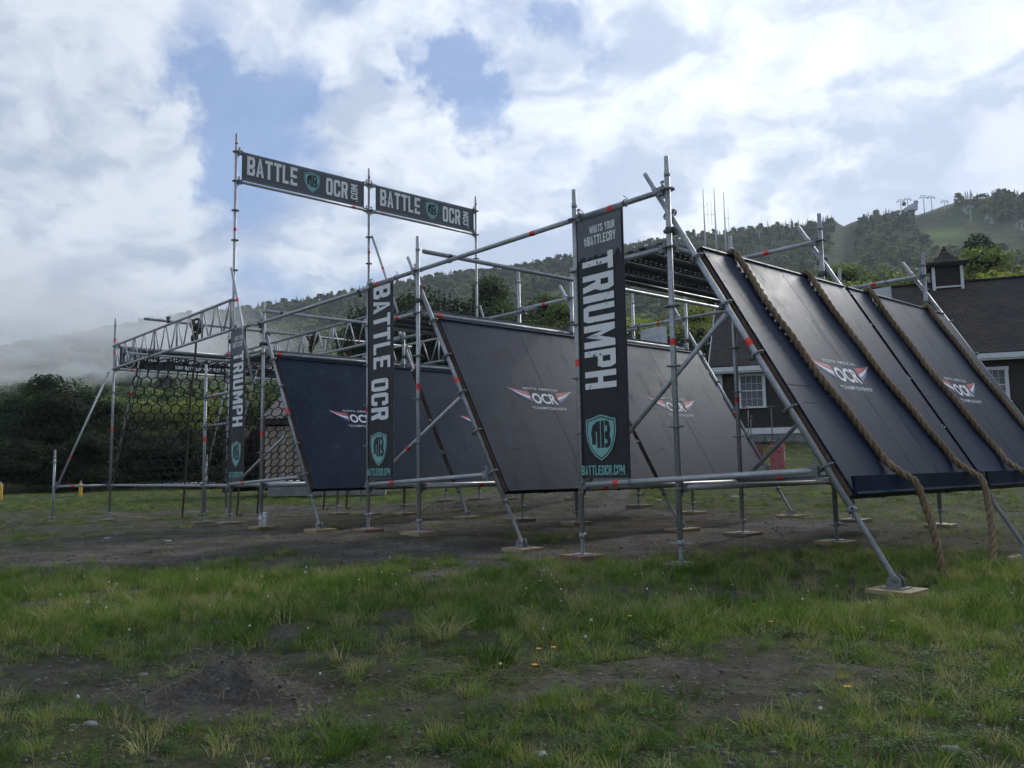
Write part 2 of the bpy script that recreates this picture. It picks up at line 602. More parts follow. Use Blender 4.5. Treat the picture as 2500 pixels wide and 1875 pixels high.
def fine_z(X, Y):
    z = 0.022 * mnoise.noise((X * 2.2, Y * 2.2, 1.7)) + 0.013 * mnoise.noise((X * 7, Y * 7, 5.1)) + 0.006 * mnoise.noise((X * 19, Y * 19, 9.1))
    z += 0.13 * exp(-((X + 1.02) / .17) ** 2 - ((Y - 3.15) / .10) ** 2) * (1 + .5 * mnoise.noise((X * 20, Y * 20, 2)))
    z += 0.05 * exp(-((X + .55) / .25) ** 2 - ((Y - 3.4) / .12) ** 2)
    z += 0.05 * exp(-((X + 1.25) / .2) ** 2 - ((Y - 3.3) / .15) ** 2)
    return z


def ground_z(X, Y):
    z = base_z(X, Y)
    r = sqrt(X * X + Y * Y)
    if r < 45:
        z += fine_z(X, Y) * (1 if r < 15 else 1.6)
    if r > 55 and Y > 0:
        phi = atan2(X, Y)
        e = el_at(phi)
        H = RIDGE * e + CAM_H
        tt = (r - 55) / (RIDGE - 55)
        if tt <= 1:
            g = max(0.0, tt) ** (.58 + .22 * sstep(-.05, .25, phi)) * r / RIDGE
            z = z * (1 - sstep(0, .3, tt)) + H * g
            z += H * 0.05 * mnoise.noise((X * .008, Y * .008, .5)) * sin(pi * min(1, tt)) + 2.2 * mnoise.noise((X * .03, Y * .03, 4.5)) * sstep(.05, .3, tt) * (1 - sstep(.8, 1, tt))
        else:
            z = H * max(0.0, 1 - (tt - 1) * 1.1)
    return z


def inpoly(p, poly):
    x, y = p
    c = False
    j = len(poly) - 1
    for i in range(len(poly)):
        xi, yi = poly[i]; xj, yj = poly[j]
        if (yi > y) != (yj > y) and x < (xj - xi) * (y - yi) / (yj - yi) + xi: c = not c
        j = i
    return c


# ski runs on the mountain, as their outlines run over the slope
RUNS = [[(2050, 500), (2122, 500), (2095, 560), (2085, 610), (2100, 650), (2125, 700), (2015, 700), (2025, 600)],
        [(2236, 490), (2312, 470), (2330, 500), (2388, 512), (2445, 549), (2520, 566), (2750, 600), (2750, 640), (2436, 616), (2291, 622), (2267, 592), (2240, 572), (2230, 535)],
        [(1325, 712), (1395, 704), (1402, 733), (1335, 740)]]
BRIGHT = [((2300, 572), 95, 17), ((2330, 563), 60, 6), ((2290, 600), 50, 7), ((1365, 718), 40, 10)]


def grass_density(X, Y):
    n = mnoise.noise((X * .9, Y * .9, 7.3))
    n2 = mnoise.noise((X * 2.6, Y * 2.6, 2.2))
    q = X / max(Y, .1)
    s, t = st(X, Y)
    if Y < 4.05 + 1.1 * n + .5 * n2:
        d = .62 if q < .02 else .90
        d += .28 * sstep(0.02, .12, q) * 0 + .45 * n + .35 * n2
        if ((X - .85) / .8) ** 2 + ((Y - 3.25) / .42) ** 2 < 1: d -= .5
        for (cx, cy, rr) in ((-.42, 2.62, .17), (-.1, 2.68, .2), (-.62, 2.55, .1), (.35, 3.0, .22), (-.2, 3.3, .2), (.1, 2.4, .2), (1.5, 2.9, .4)):
            if (X - cx) ** 2 + (Y - cy) ** 2 < rr * rr: d += .6
        if (X + 1.0) ** 2 + ((Y - 3.1) * 1.4) ** 2 < .12: d -= .5
    elif Y < 6.7 + 1.6 * n + .9 * n2 + (0 if q < .1 else 1.2):
        d = .84 + .45 * n + .5 * n2
        d -= .5 * sstep(0.15, 0.3, q) * max(0, n2 + .1)
    elif q < .14:
        d = .26 + .5 * n + .5 * n2 + .3 * sstep(8.5, 6.8, Y)
        d += .85 * sstep(19, 27, Y) if q < -.1 else .8 * sstep(21, 30, Y)
        if q < -.35: d += .22 * sstep(8, 14, Y)
        if t > 7.0: d += .3 * sstep(7, 9, t)
    else:
        d = .55 + .4 * n + .3 * n2 + .35 * sstep(12, 16, Y) - .45 * sstep(9.2, 7.4, s) * (1 if t < 5 else 0) * (1 if Y < 14 else .3)
    return max(0.0, min(1.0, d))


def build_ground():
    rings = [0.35]
    while rings[-1] < 3500:
        r = rings[-1]
        step = max(.035, r * .0125) if r < 60 else (r * .016 if r < 760 else r * .12)
        rings.append(r + step)
    az = []
    a = -1.45
    while a < 1.45:
        az.append(a)
        a += .0075 if abs(a) < .68 else .06
    az.append(1.45)
    b = 1.45
    while b < 2 * pi - 1.45 - .12:
        b += .12
        az.append(b)
    na = len(az)
    V, F, dirt, mead = [], [], [], []
    for r in rings:
        for a in az:
            X, Y = r * sin(a), r * cos(a)
            z = ground_z(X, Y)
            V.append((X, Y, z))
            far = r > 55
            dirt.append(1.0 if far else grass_density(X, Y))
            m = 0.0
            if far and abs(a) < .75:
                p = pix((X, Y, z))
                if any(inpoly(p, q) for q in RUNS):
                    m = .35
                    for (c, rx, ry) in BRIGHT:
                        e = ((p[0] - c[0]) / rx) ** 2 + ((p[1] - c[1]) / ry) ** 2
                        m = max(m, .35 + .65 * exp(-e * 1.6) * (.75 + .5 * mnoise.noise((X * .05, Y * .012, 3))))
            mead.append(m)
    for i in range(len(rings) - 1):
        for j in range(na):
            k = (j + 1) % na
            F.append((i * na + j, i * na + k, (i + 1) * na + k, (i + 1) * na + j))
    F.append(tuple(range(na - 1, -1, -1)))
    m, t, b = principled('ground_soil_and_grass')
    at = t.new('ShaderNodeAttribute', attribute_name='grass')
    am = t.new('ShaderNodeAttribute', attribute_name='meadow')
    o = objco(t)
    g1 = t.noise(o, 2.0, 7, 0.65)
    g2 = t.noise(o, 26, 6, 0.7)
    g3 = t.noise(o, 140, 3, 0.6)
    v = t.math('ADD', t.math('MULTIPLY', g1, .45), t.math('ADD', t.math('MULTIPLY', g2, .35), t.math('MULTIPLY', g3, .2)))
    soil = t.ramp(v, [(0.30, (0.028, 0.024, 0.020)), (0.45, (0.080, 0.069, 0.057)), (0.55, (0.145, 0.130, 0.110)), (0.68, (0.26, 0.24, 0.21))])
    vo = t.new('ShaderNodeTexVoronoi')
    t.l.new(o, vo.inputs[0]); vo.inputs['Scale'].default_value = 55
    grit = t.mrange(vo.outputs[0], 0.10, 0.05, 0, 1)
    grit = t.math('MULTIPLY', grit, t.mrange(t.noise(o, 6, 3, .5), .5, .62, 0, .7))
    soil = t.mix(grit, soil, (0.26, 0.25, 0.22))
    turf = t.ramp(t.noise(o, 40, 6, 0.7), [(0.3, (0.025, 0.030, 0.012)), (0.5, (0.065, 0.075, 0.028)), (0.72, (0.13, 0.13, 0.06))])
    gk = t.mrange(t.math('ADD', at.outputs['Fac'], t.math('MULTIPLY', t.math('SUBTRACT', g2, .5), .5)), .25, .75, 0, .85)
    near = t.mix(gk, soil, turf)
    mcol = t.mix(t.mrange(am.outputs['Fac'], .35, 1.0, 0, 1), t.mix(t.mrange(t.noise(t.scalev(o, (.22, .08, .3)), 1.0, 9, .75), .38, .62, 0, 1), (0.020, 0.033, 0.016), (0.075, 0.098, 0.038)), (0.19, 0.23, 0.065))
    c = t.mix(t.mrange(am.outputs['Fac'], 0.02, .3, 0, 1), near, mcol)
    t.l.new(c, b.inputs['Base Color'])
    b.inputs['Roughness'].default_value = 0.92
    b.inputs['Specular IOR Level'].default_value = 0.06
    bump(t, b, t.math('ADD', v, t.math('MULTIPLY', t.noise(o, 9, 8, .75), .8)), 1.0, 0.06)
    me = mesh_of('ground', V, F, m, smooth=True)
    for nm, dat in (('grass', dirt), ('meadow', mead)):
        a_ = me.attributes.new(nm, 'FLOAT', 'POINT')
        a_.data.foreach_set('value', dat)
    g = add('ground', me)
    tag(g, 'trodden brown soil and patchy grass rising to a mountainside', kind='structure')


build_ground()


# ---------------------------------------------------------------- instanced stuff (grass, gravel, far forest)
def instancer(name, protos, pts, label):
    """one object of kind stuff: protos are meshes; pts rows are (x, y, z, rx, ry, rz, sx, sz, index)"""
    col = bpy.data.collections.new(name + '_kinds')
    for i, me in enumerate(protos):
        o = bpy.data.objects.new('%s_kind_%02d' % (name, i), me)
        col.objects.link(o)
    me = bpy.data.meshes.new(name)
    me.vertices.add(len(pts))
    me.vertices.foreach_set('co', [c for p in pts for c in p[:3]])
    for nm, typ, key, dat in (('rot', 'FLOAT_VECTOR', 'vector', [c for p in pts for c in p[3:6]]),
                              ('scl', 'FLOAT_VECTOR', 'vector', [c for p in pts for c in (p[6], p[6], p[7])]),
                              ('idx', 'INT', 'value', [int(p[8]) for p in pts])):
        a = me.attributes.new(nm, typ, 'POINT')
        a.data.foreach_set(key, dat)
    me.update()
    ob = add(name, me)
    tag(ob, label, kind='stuff')
    ng = bpy.data.node_groups.new(name, 'GeometryNodeTree')
    ng.interface.new_socket('Geometry', in_out='INPUT', socket_type='NodeSocketGeometry')
    ng.interface.new_socket('Geometry', in_out='OUTPUT', socket_type='NodeSocketGeometry')
    N, L = ng.nodes, ng.links
    gi, go = N.new('NodeGroupInput'), N.new('NodeGroupOutput')
    ip = N.new('GeometryNodeInstanceOnPoints')
    ci = N.new('GeometryNodeCollectionInfo')
    ci.inputs['Collection'].default_value = col
    ci.inputs['Separate Children'].default_value = True
    ci.inputs['Reset Children'].default_value = True

    def attr(nm, typ):
        a = N.new('GeometryNodeInputNamedAttribute')
        a.data_type = typ
        a.inputs['Name'].default_value = nm
        return a.outputs[0]
    L.new(gi.outputs[0], ip.inputs['Points'])
    L.new(ci.outputs[0], ip.inputs['Instance'])
    ip.inputs['Pick Instance'].default_value = True
    L.new(attr('idx', 'INT'), ip.inputs['Instance Index'])
    e2r = N.new('FunctionNodeEulerToRotation')
    L.new(attr('rot', 'FLOAT_VECTOR'), e2r.inputs[0])
    L.new(e2r.outputs[0], ip.inputs['Rotation'])
    L.new(attr('scl', 'FLOAT_VECTOR'), ip.inputs['Scale'])
    L.new(ip.outputs[0], go.inputs[0])
    md = ob.modifiers.new(name, 'NODES')
    md.node_group = ng
    return ob


def leaf_mat(name, cols, transl=0.35, by_instance=False, use_obj_color=False, patch=.02, rough=.6):
    m = bpy.data.materials.new(name)
    m.use_nodes = True
    t = NT(m.node_tree)
    t.n.clear()
    out = t.new('ShaderNodeOutputMaterial')
    info = t.new('ShaderNodeObjectInfo')
    o = objco(t)
    n = t.noise(o, 2.1, 4, .6)
    v = t.math('MULTIPLY', n, 1.0)
    if by_instance:
        pn = t.noise(info.outputs['Location'], patch, 3, .6)
        v = t.math('ADD', t.math('MULTIPLY', n, .30), t.math('ADD', t.math('MULTIPLY', info.outputs['Random'], .38), t.math('MULTIPLY', pn, .42)))
    c = t.ramp(v, cols)
    if use_obj_color:
        c = t.mix(1.0, c, info.outputs['Color'], 'MULTIPLY')
    df = t.new('ShaderNodeBsdfPrincipled')
    t.l.new(c, df.inputs['Base Color'])
    df.inputs['Roughness'].default_value = rough
    df.inputs['Specular IOR Level'].default_value = .12
    tr = t.new('ShaderNodeBsdfTranslucent')
    t.l.new(t.mix(1.0, c, (1.15, 1.2, .6), 'MULTIPLY'), tr.inputs[0])
    mx = t.new('ShaderNodeMixShader')
    mx.inputs[0].default_value = transl
    t.l.new(df.outputs[0], mx.inputs[1]); t.l.new(tr.outputs[0], mx.inputs[2])
    t.l.new(mx.outputs[0], out.inputs[0])
    return m


M_GRASS = leaf_mat('grass_blade', [(0.25, (0.026, 0.046, 0.010)), (0.43, (0.090, 0.162, 0.028)), (0.56, (0.175, 0.255, 0.058)), (0.68, (0.30, 0.29, 0.13)), (0.8, (0.42, 0.37, 0.22))], .3, True, patch=1.2)
M_STRAW = leaf_mat('dry_straw', [(0.2, (0.10, 0.085, 0.05)), (0.5, (0.22, 0.19, 0.12)), (0.8, (0.40, 0.36, 0.26))], .2, True, patch=2)
M_CLOVER = leaf_mat('clover_leaf', [(0.25, (0.022, 0.055, 0.012)), (0.5, (0.05, 0.105, 0.026)), (0.8, (0.10, 0.17, 0.05))], .3, True, patch=2)
M_STONE = simple('field_stone', (0.17, 0.16, 0.14), .85, 0, .4, 15, .4)
M_STONEW = simple("pale_field_stone", (0.34, 0.33, 0.30), .85, 0, .3, 15, .4)


def blade_tuft(rnd, n, hmin, hmax, spread, lean, wid=.0035, mat=None, seg=4):
    mb = MB()
    for _ in range(n):
        a = rnd.uniform(0, 2 * pi)
        r = spread * sqrt(rnd.random())
        x, y = r * cos(a), r * sin(a)
        h = rnd.uniform(hmin, hmax)
        da = a + rnd.uniform(-1.2, 1.2)
        le = rnd.uniform(.15, 1) * lean * h
        wv = rnd.uniform(.7, 1.4) * wid
        fa = rnd.uniform(0, pi)
        px_, py_ = cos(fa) * wv, sin(fa) * wv
        L = []
        for k in range(seg):
            q = k / (seg - 1)
            cx, cy = x + cos(da) * le * q ** 1.8, y + sin(da) * le * q ** 1.8
            cz = h * (q - .25 * (le / max(h, .001)) * q * q)
            ww = (1 - q) ** .6 if k < seg - 1 else 0
            L.append((cx, cy, cz, ww))
        b0 = len(mb.v)
        for (cx, cy, cz, ww) in L[:-1]:
            mb.v += [(cx - px_ * ww, cy - py_ * ww, cz), (cx + px_ * ww, cy + py_ * ww, cz)]
        mb.v.append(L[-1][:3])
        for k in range(seg - 2):
            mb.face((b0 + 2 * k, b0 + 2 * k + 1, b0 + 2 * k + 3, b0 + 2 * k + 2))
        mb.face((b0 + 2 * (seg - 2), b0 + 2 * (seg - 2) + 1, b0 + 2 * (seg - 1)))
    return mb.mesh('grass_tuft', mat)


def clover(rnd, n, mat):
    mb = MB()
    for _ in range(n):
        a, r = rnd.uniform(0, 2 * pi), .07 * sqrt(rnd.random())
        x, y, h = r * cos(a), r * sin(a), rnd.uniform(.012, .05)
        for k in range(3):
            b = a + k * 2.1
            L = rnd.uniform(.007, .013)
            ux, uy = cos(b) * L, sin(b) * L
            vx, vy = -sin(b) * L * .6, cos(b) * L * .6
            tz = rnd.uniform(-.004, .006)
            mb.quad((x, y, h), (x + ux * .6 + vx, y + uy * .6 + vy, h + tz), (x + ux * 1.3, y + uy * 1.3, h + tz * 1.5), (x + ux * .6 - vx, y + uy * .6 - vy, h + tz))
    return mb.mesh('clover_patch', mat)


def pebble(rnd, mat, sub=1):
    bm = bmesh.new()
    bmesh.ops.create_icosphere(bm, subdivisions=sub, radius=1)
    o = rnd.uniform(0, 50)
    for v in bm.verts:
        v.co *= 1 + .35 * mnoise.noise(v.co * 1.3 + Vector((o, 0, 0)))
        v.co.z *= .55
        v.co.x *= 1.25
    me = bpy.data.meshes.new('pebble')
    bm.to_mesh(me); bm.free()
    me.materials.append(mat)
    me.polygons.foreach_set('use_smooth', [True] * len(me.polygons))
    return me


def build_grass():
    r = random.Random(5)
    P = [blade_tuft(r, 40, .04, .10, .07, 1.0, .0017, M_GRASS), blade_tuft(r, 34, .02, .07, .08, 1.5, .0016, M_GRASS),
         blade_tuft(r, 44, .05, .13, .06, 1.1, .0019, M_GRASS), blade_tuft(r, 30, .015, .045, .08, 1.8, .0018, M_GRASS),
         blade_tuft(r, 24, .05, .12, .06, 1.4, .0028, M_GRASS),
         blade_tuft(r, 5, .06, .16, .07, 1.5, .0016, M_STRAW), blade_tuft(r, 9, .01, .025, .09, 4.0, .0018, M_STRAW),
         clover(r, 26, M_CLOVER)]
    pts = []

    def drop(X, Y, d, near):
        z = ground_z(X, Y)
        lush = sstep(3.7, 4.6, Y) * (1 - sstep(6.2, 9.5, Y))
        k = r.random()
        if k < .30 * (1.2 - lush): i = 3
        elif k < .45: i = 1
        elif k < .62: i = 0
        elif k < .62 + .16 * lush: i = 2
        elif k < .80: i = 7
        elif k < .84: i = 4
        elif k < .95: i = 6
        elif k < .985: i = 5
        else: i = 1
        nz = mnoise.noise((X * 1.1, Y * 1.1, 12))
        sc_ = (.60 + .26 * lush + .35 * max(0, nz)) * r.uniform(.6, 1.25) * (1 if d > .5 else .72)
        if not near: sc_ *= 1.15
        sw = sc_ * (1 if near else 1.5 + .02 * Y)
        hz = sc_ * (1.22 if Y < 20 else 1.5)
        pts.append((X, Y, z - .006, r.uniform(-.12, .12), r.uniform(-.12, .12), r.uniform(0, 6.28), sw, hz, i))
    # zones: (Ymin, Ymax, tufts per square metre at full density)
    for (y0, y1, rho) in ((1.7, 3.2, 520), (3.2, 5.0, 480), (5.0, 7.5, 300), (7.5, 11, 130), (11, 17, 60), (17, 30, 26), (30, 60, 9)):
        area = (y1 ** 2 - y0 ** 2) * .75
        for _ in range(int(rho * area)):
            Y = sqrt(r.uniform(y0 * y0, y1 * y1))
            X = r.uniform(-.75, .75) * Y
            d = grass_density(X, Y)
            if r.random() < d * d * (1.15 - .15 * d) + .02:
                drop(X, Y, d, y1 <= 11)
    instancer('grass', P, pts, 'short green and yellowish grass, clover and dry blades over the soil')
    # loose gravel
    S = [pebble(r, M_STONE) for _ in range(5)]
    pts = []
    for (y0, y1, rho) in ((1.8, 4.5, 230), (4.5, 9, 34), (9, 22, 10)):
        area = (y1 ** 2 - y0 ** 2) * .75
        for _ in range(int(rho * area)):
            Y = sqrt(r.uniform(y0 * y0, y1 * y1)); X = r.uniform(-.75, .75) * Y
            if r.random() < 1.0 - .9 * grass_density(X, Y):
                s_ = (.0025 + .009 * r.random() ** 4) * (1 if Y < 5 else 1.7)
                pts.append((X, Y, ground_z(X, Y), 0, 0, r.uniform(0, 6.28), s_, s_, r.randrange(5)))
    instancer('gravel', S, pts, 'fine pale gravel scattered in the bare soil')
    m, t, b = principled('soil_crumb')
    n = t.noise(objco(t), 2.0, 5, .7)
    info = t.new('ShaderNodeObjectInfo')
    t.l.new(t.ramp(t.math('ADD', t.math('MULTIPLY', n, .6), t.math('MULTIPLY', info.outputs['Random'], .4)), [(.25, (.045, .038, .031)), (.5, (.10, .087, .072)), (.8, (.22, .20, .175))]), b.inputs['Base Color'])
    b.inputs['Roughness'].default_value = .95
    S = [pebble(r, m, 1) for _ in range(6)]
    pts = []
    for (y0, y1, rho) in ((1.8, 3.4, 1500), (3.4, 5.0, 700), (5.0, 9, 170), (9, 20, 55)):
        area = (y1 ** 2 - y0 ** 2) * .75
        for _ in range(int(rho * area)):
            Y = sqrt(r.uniform(y0 * y0, y1 * y1)); X = r.uniform(-.75, .75) * Y
            if r.random() < 1.0 - .8 * grass_density(X, Y) and mnoise.noise((X * 3, Y * 3, 20)) > -.25:
                s_ = (.0015 + .011 * r.random() ** 5) * (1 if Y < 5 else 1.6)
                pts.append((X, Y, ground_z(X, Y), 0, 0, r.uniform(0, 6.28), s_, s_ * 1.4, r.randrange(6)))
    instancer('soil_crumbs', S, pts, 'dark crumbs and clods of earth lying on the bare soil')
    return P


GRASS_PROTOS = build_grass()


# ---------------------------------------------------------------- trees
def crown_mesh(name, rnd, lobes, nleaf, size, mat, core_mat=None, core=.6, flat=.0):
    """lobes: (x, y, z, rx, ry, rz); leaves are small bent cards spread over the lobes"""
    V, F, MI = [], [], []
    wts = [l[3] * l[4] + l[4] * l[5] + l[3] * l[5] for l in lobes]
    tot = sum(wts)
    cum = []
    a = 0
    for q in wts:
        a += q / tot
        cum.append(a)
    for _ in range(nleaf):
        k = rnd.random()
        for i, q in enumerate(cum):
            if k <= q: break
        x, y, z, rx, ry, rz = lobes[i]
        u, ph = rnd.uniform(-.75, 1), rnd.uniform(0, 2 * pi)
        s_ = sqrt(1 - u * u)
        n = Vector((s_ * cos(ph), s_ * sin(ph), u))
        rr = 1 - abs(rnd.gauss(0, .16)) + rnd.uniform(-.05, .1)
        rr *= 1 + .22 * mnoise.noise((n.x * 2.3 + i * 7, n.y * 2.3, n.z * 2.3))
        c = Vector((x + n.x * rx * rr, y + n.y * ry * rr, z + n.z * rz * rr))
        nn = (n + Vector((rnd.gauss(0, .55), rnd.gauss(0, .55), rnd.gauss(0, .55) + .25))).normalized()
        t1 = nn.orthogonal().normalized()
        t1 = (Matrix.Rotation(rnd.uniform(0, 6.28), 3, nn) @ t1)
        t2 = nn.cross(t1)
        sz = size * rnd.uniform(.55, 1.25)
        b = len(V)
        V += [c - t1 * sz, c - t2 * sz * .55 + nn * sz * .1, c + t1 * sz * 1.05, c + t2 * sz * .6 + nn * sz * .15]
        F.append((b, b + 1, b + 2, b + 3)); MI.append(0)
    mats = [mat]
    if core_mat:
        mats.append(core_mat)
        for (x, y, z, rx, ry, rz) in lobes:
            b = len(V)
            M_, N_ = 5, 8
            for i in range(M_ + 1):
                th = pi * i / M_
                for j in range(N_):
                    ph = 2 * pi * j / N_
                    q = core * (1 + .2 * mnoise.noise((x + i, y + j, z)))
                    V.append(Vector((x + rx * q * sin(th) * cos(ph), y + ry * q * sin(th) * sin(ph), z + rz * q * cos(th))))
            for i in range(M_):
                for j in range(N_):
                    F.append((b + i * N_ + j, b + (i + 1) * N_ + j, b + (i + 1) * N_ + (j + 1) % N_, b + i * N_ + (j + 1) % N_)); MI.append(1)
    return mesh_of(name, V, F, mats, MI)


def lobes_for(rnd, kind):
    """unit tree: height 1, crown from .1 to 1"""
    L = []
    if kind == 'round':
        L.append((0, 0, .55, .26, .26, .30))
        for _ in range(15):
            a, z = rnd.uniform(0, 6.28), rnd.uniform(.28, .88)
            r = .27 * sqrt(max(0, 1 - ((z - .55) / .42) ** 2))
            q = rnd.uniform(.10, .17)
            L.append((r * cos(a), r * sin(a), z, q, q, q * .8))
    elif kind == 'tall':
        L.append((0, 0, .55, .17, .17, .36))
        for _ in range(17):
            a, z = rnd.uniform(0, 6.28), rnd.uniform(.2, .93)
            r = .19 * sqrt(max(0, 1 - ((z - .5) / .5) ** 2))
            q = rnd.uniform(.07, .13)
            L.append((r * cos(a), r * sin(a), z, q, q, q * .9))
    elif kind == 'bush':
        for _ in range(12):
            a, z = rnd.uniform(0, 6.28), rnd.uniform(.2, .8)
            r = .42 * sqrt(max(0, 1 - z * z)) * rnd.random()
            q = rnd.uniform(.15, .24)
            L.append((r * cos(a), r * sin(a), z, q, q, q * .85))
    return L


def conifer_mesh(name, rnd, mat, n=900, size=.05):
    V, F = [], []
    for _ in range(n):
        z = rnd.random() ** .8
        tier = (z * 11) % 1
        rad = .17 * (1 - z) * (1.15 - .4 * tier) + .008
        a = rnd.uniform(0, 6.28)
        r = rad * (rnd.random() ** .4)
        c = Vector((r * cos(a), r * sin(a), .06 + z * .94 - .25 * r))
        out = Vector((cos(a), sin(a), -.45 + rnd.gauss(0, .25))).normalized()
        side = Vector((-sin(a), cos(a), rnd.gauss(0, .3))).normalized()
        s_ = size * rnd.uniform(.5, 1.2) * (1.15 - .6 * z)
        b = len(V)
        V += [c - out * s_, c - side * s_ * .4, c + out * s_, c + side * s_ * .4]
        F.append((b, b + 1, b + 2, b + 3))
    return mesh_of(name, V, F, mat)


FOREST = leaf_mat('forest_leaves', [(0.32, (0.026, 0.045, 0.018)), (0.44, (0.075, 0.115, 0.038)), (0.54, (0.16, 0.215, 0.065)), (0.66, (0.32, 0.37, 0.12))], .25, True, patch=.012)
SPRUCE = leaf_mat('spruce_needles', [(0.2, (0.008, 0.016, 0.011)), (0.8, (0.028, 0.042, 0.024))], .1, True)
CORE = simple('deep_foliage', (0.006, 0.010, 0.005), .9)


def build_forest():
    r = random.Random(21)
    P = []
    for k in ('round', 'tall', 'round', 'bush', 'tall'):
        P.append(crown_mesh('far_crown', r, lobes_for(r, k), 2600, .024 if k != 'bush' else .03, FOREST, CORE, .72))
    for _ in range(2): P.append(conifer_mesh('far_spruce', r, SPRUCE, 420, .05))
    pts = []
    n = 0
    while n < 38000:
        n += 1
        phi = r.uniform(-.95, .95)
        rr = 86 * (RIDGE / 86) ** (r.random() ** .74)
        if r.random() < .12: rr = r.uniform(RIDGE * .93, RIDGE * 1.02)
        X, Y = rr * sin(phi), rr * cos(phi)
        z = ground_z(X, Y)
        p = pix((X, Y, z))
        if p is None: continue
        if -200 < p[0] < 2800 and any(inpoly(p, q) for q in RUNS): continue
        if phi < .1 and rr < 104: continue
        tt = rr / RIDGE
        h = (8.0 - 2.6 * tt) * r.uniform(.55, 1.35) * (.55 + .45 * sstep(100, 180, rr))
        spruce_p = .04 + .5 * sstep(.80, .98, tt) + .25 * max(0, mnoise.noise((X * .01, Y * .01, 8)))
        if r.random() < spruce_p and rr > 230:
            i = 5 + r.randrange(2); h *= 1.12; w_ = h
        else:
            i = r.randrange(5); w_ = h * r.uniform(.95, 1.5) * (1.0 if rr > 120 else .9)
            if i == 3: h *= .6
        pts.append((X, Y, z - h * .1, 0, 0, r.uniform(0, 6.28), w_, h, i))
    instancer('forest', P, pts, 'mixed green woodland covering the mountainside')


build_forest()

M_TREE = leaf_mat('tree_leaves', [(0.30, (0.40, 0.42, 0.34)), (0.5, (0.95, 1.0, .85)), (0.68, (1.75, 1.7, 1.3))], .3, False, True)
M_BARK = simple('grey_bark', (0.10, 0.085, 0.07), .9, 0, .4, 12, .5)


def trunk_mesh(rnd):
    mb = MB()
    pts = [(0, 0, -.02), (.004, .002, .2), (-.006, .004, .45), (.004, -.004, .72), (0, 0, .9)]
    mb.tube(pts, [.022, .018, .014, .008, .003], 8)
    for _ in range(9):
        z = rnd.uniform(.18, .7); a = rnd.uniform(0, 6.28); L = rnd.uniform(.12, .24)
        d = Vector((cos(a), sin(a), rnd.uniform(.5, 1.1))).normalized()
        p0 = Vector((0, 0, z))
        mb.tube([p0, p0 + d * L * .5 + Vector((0, 0, -.01)), p0 + d * L], [.008, .005, .002], 5)
    return mb.mesh('trunk', M_BARK)


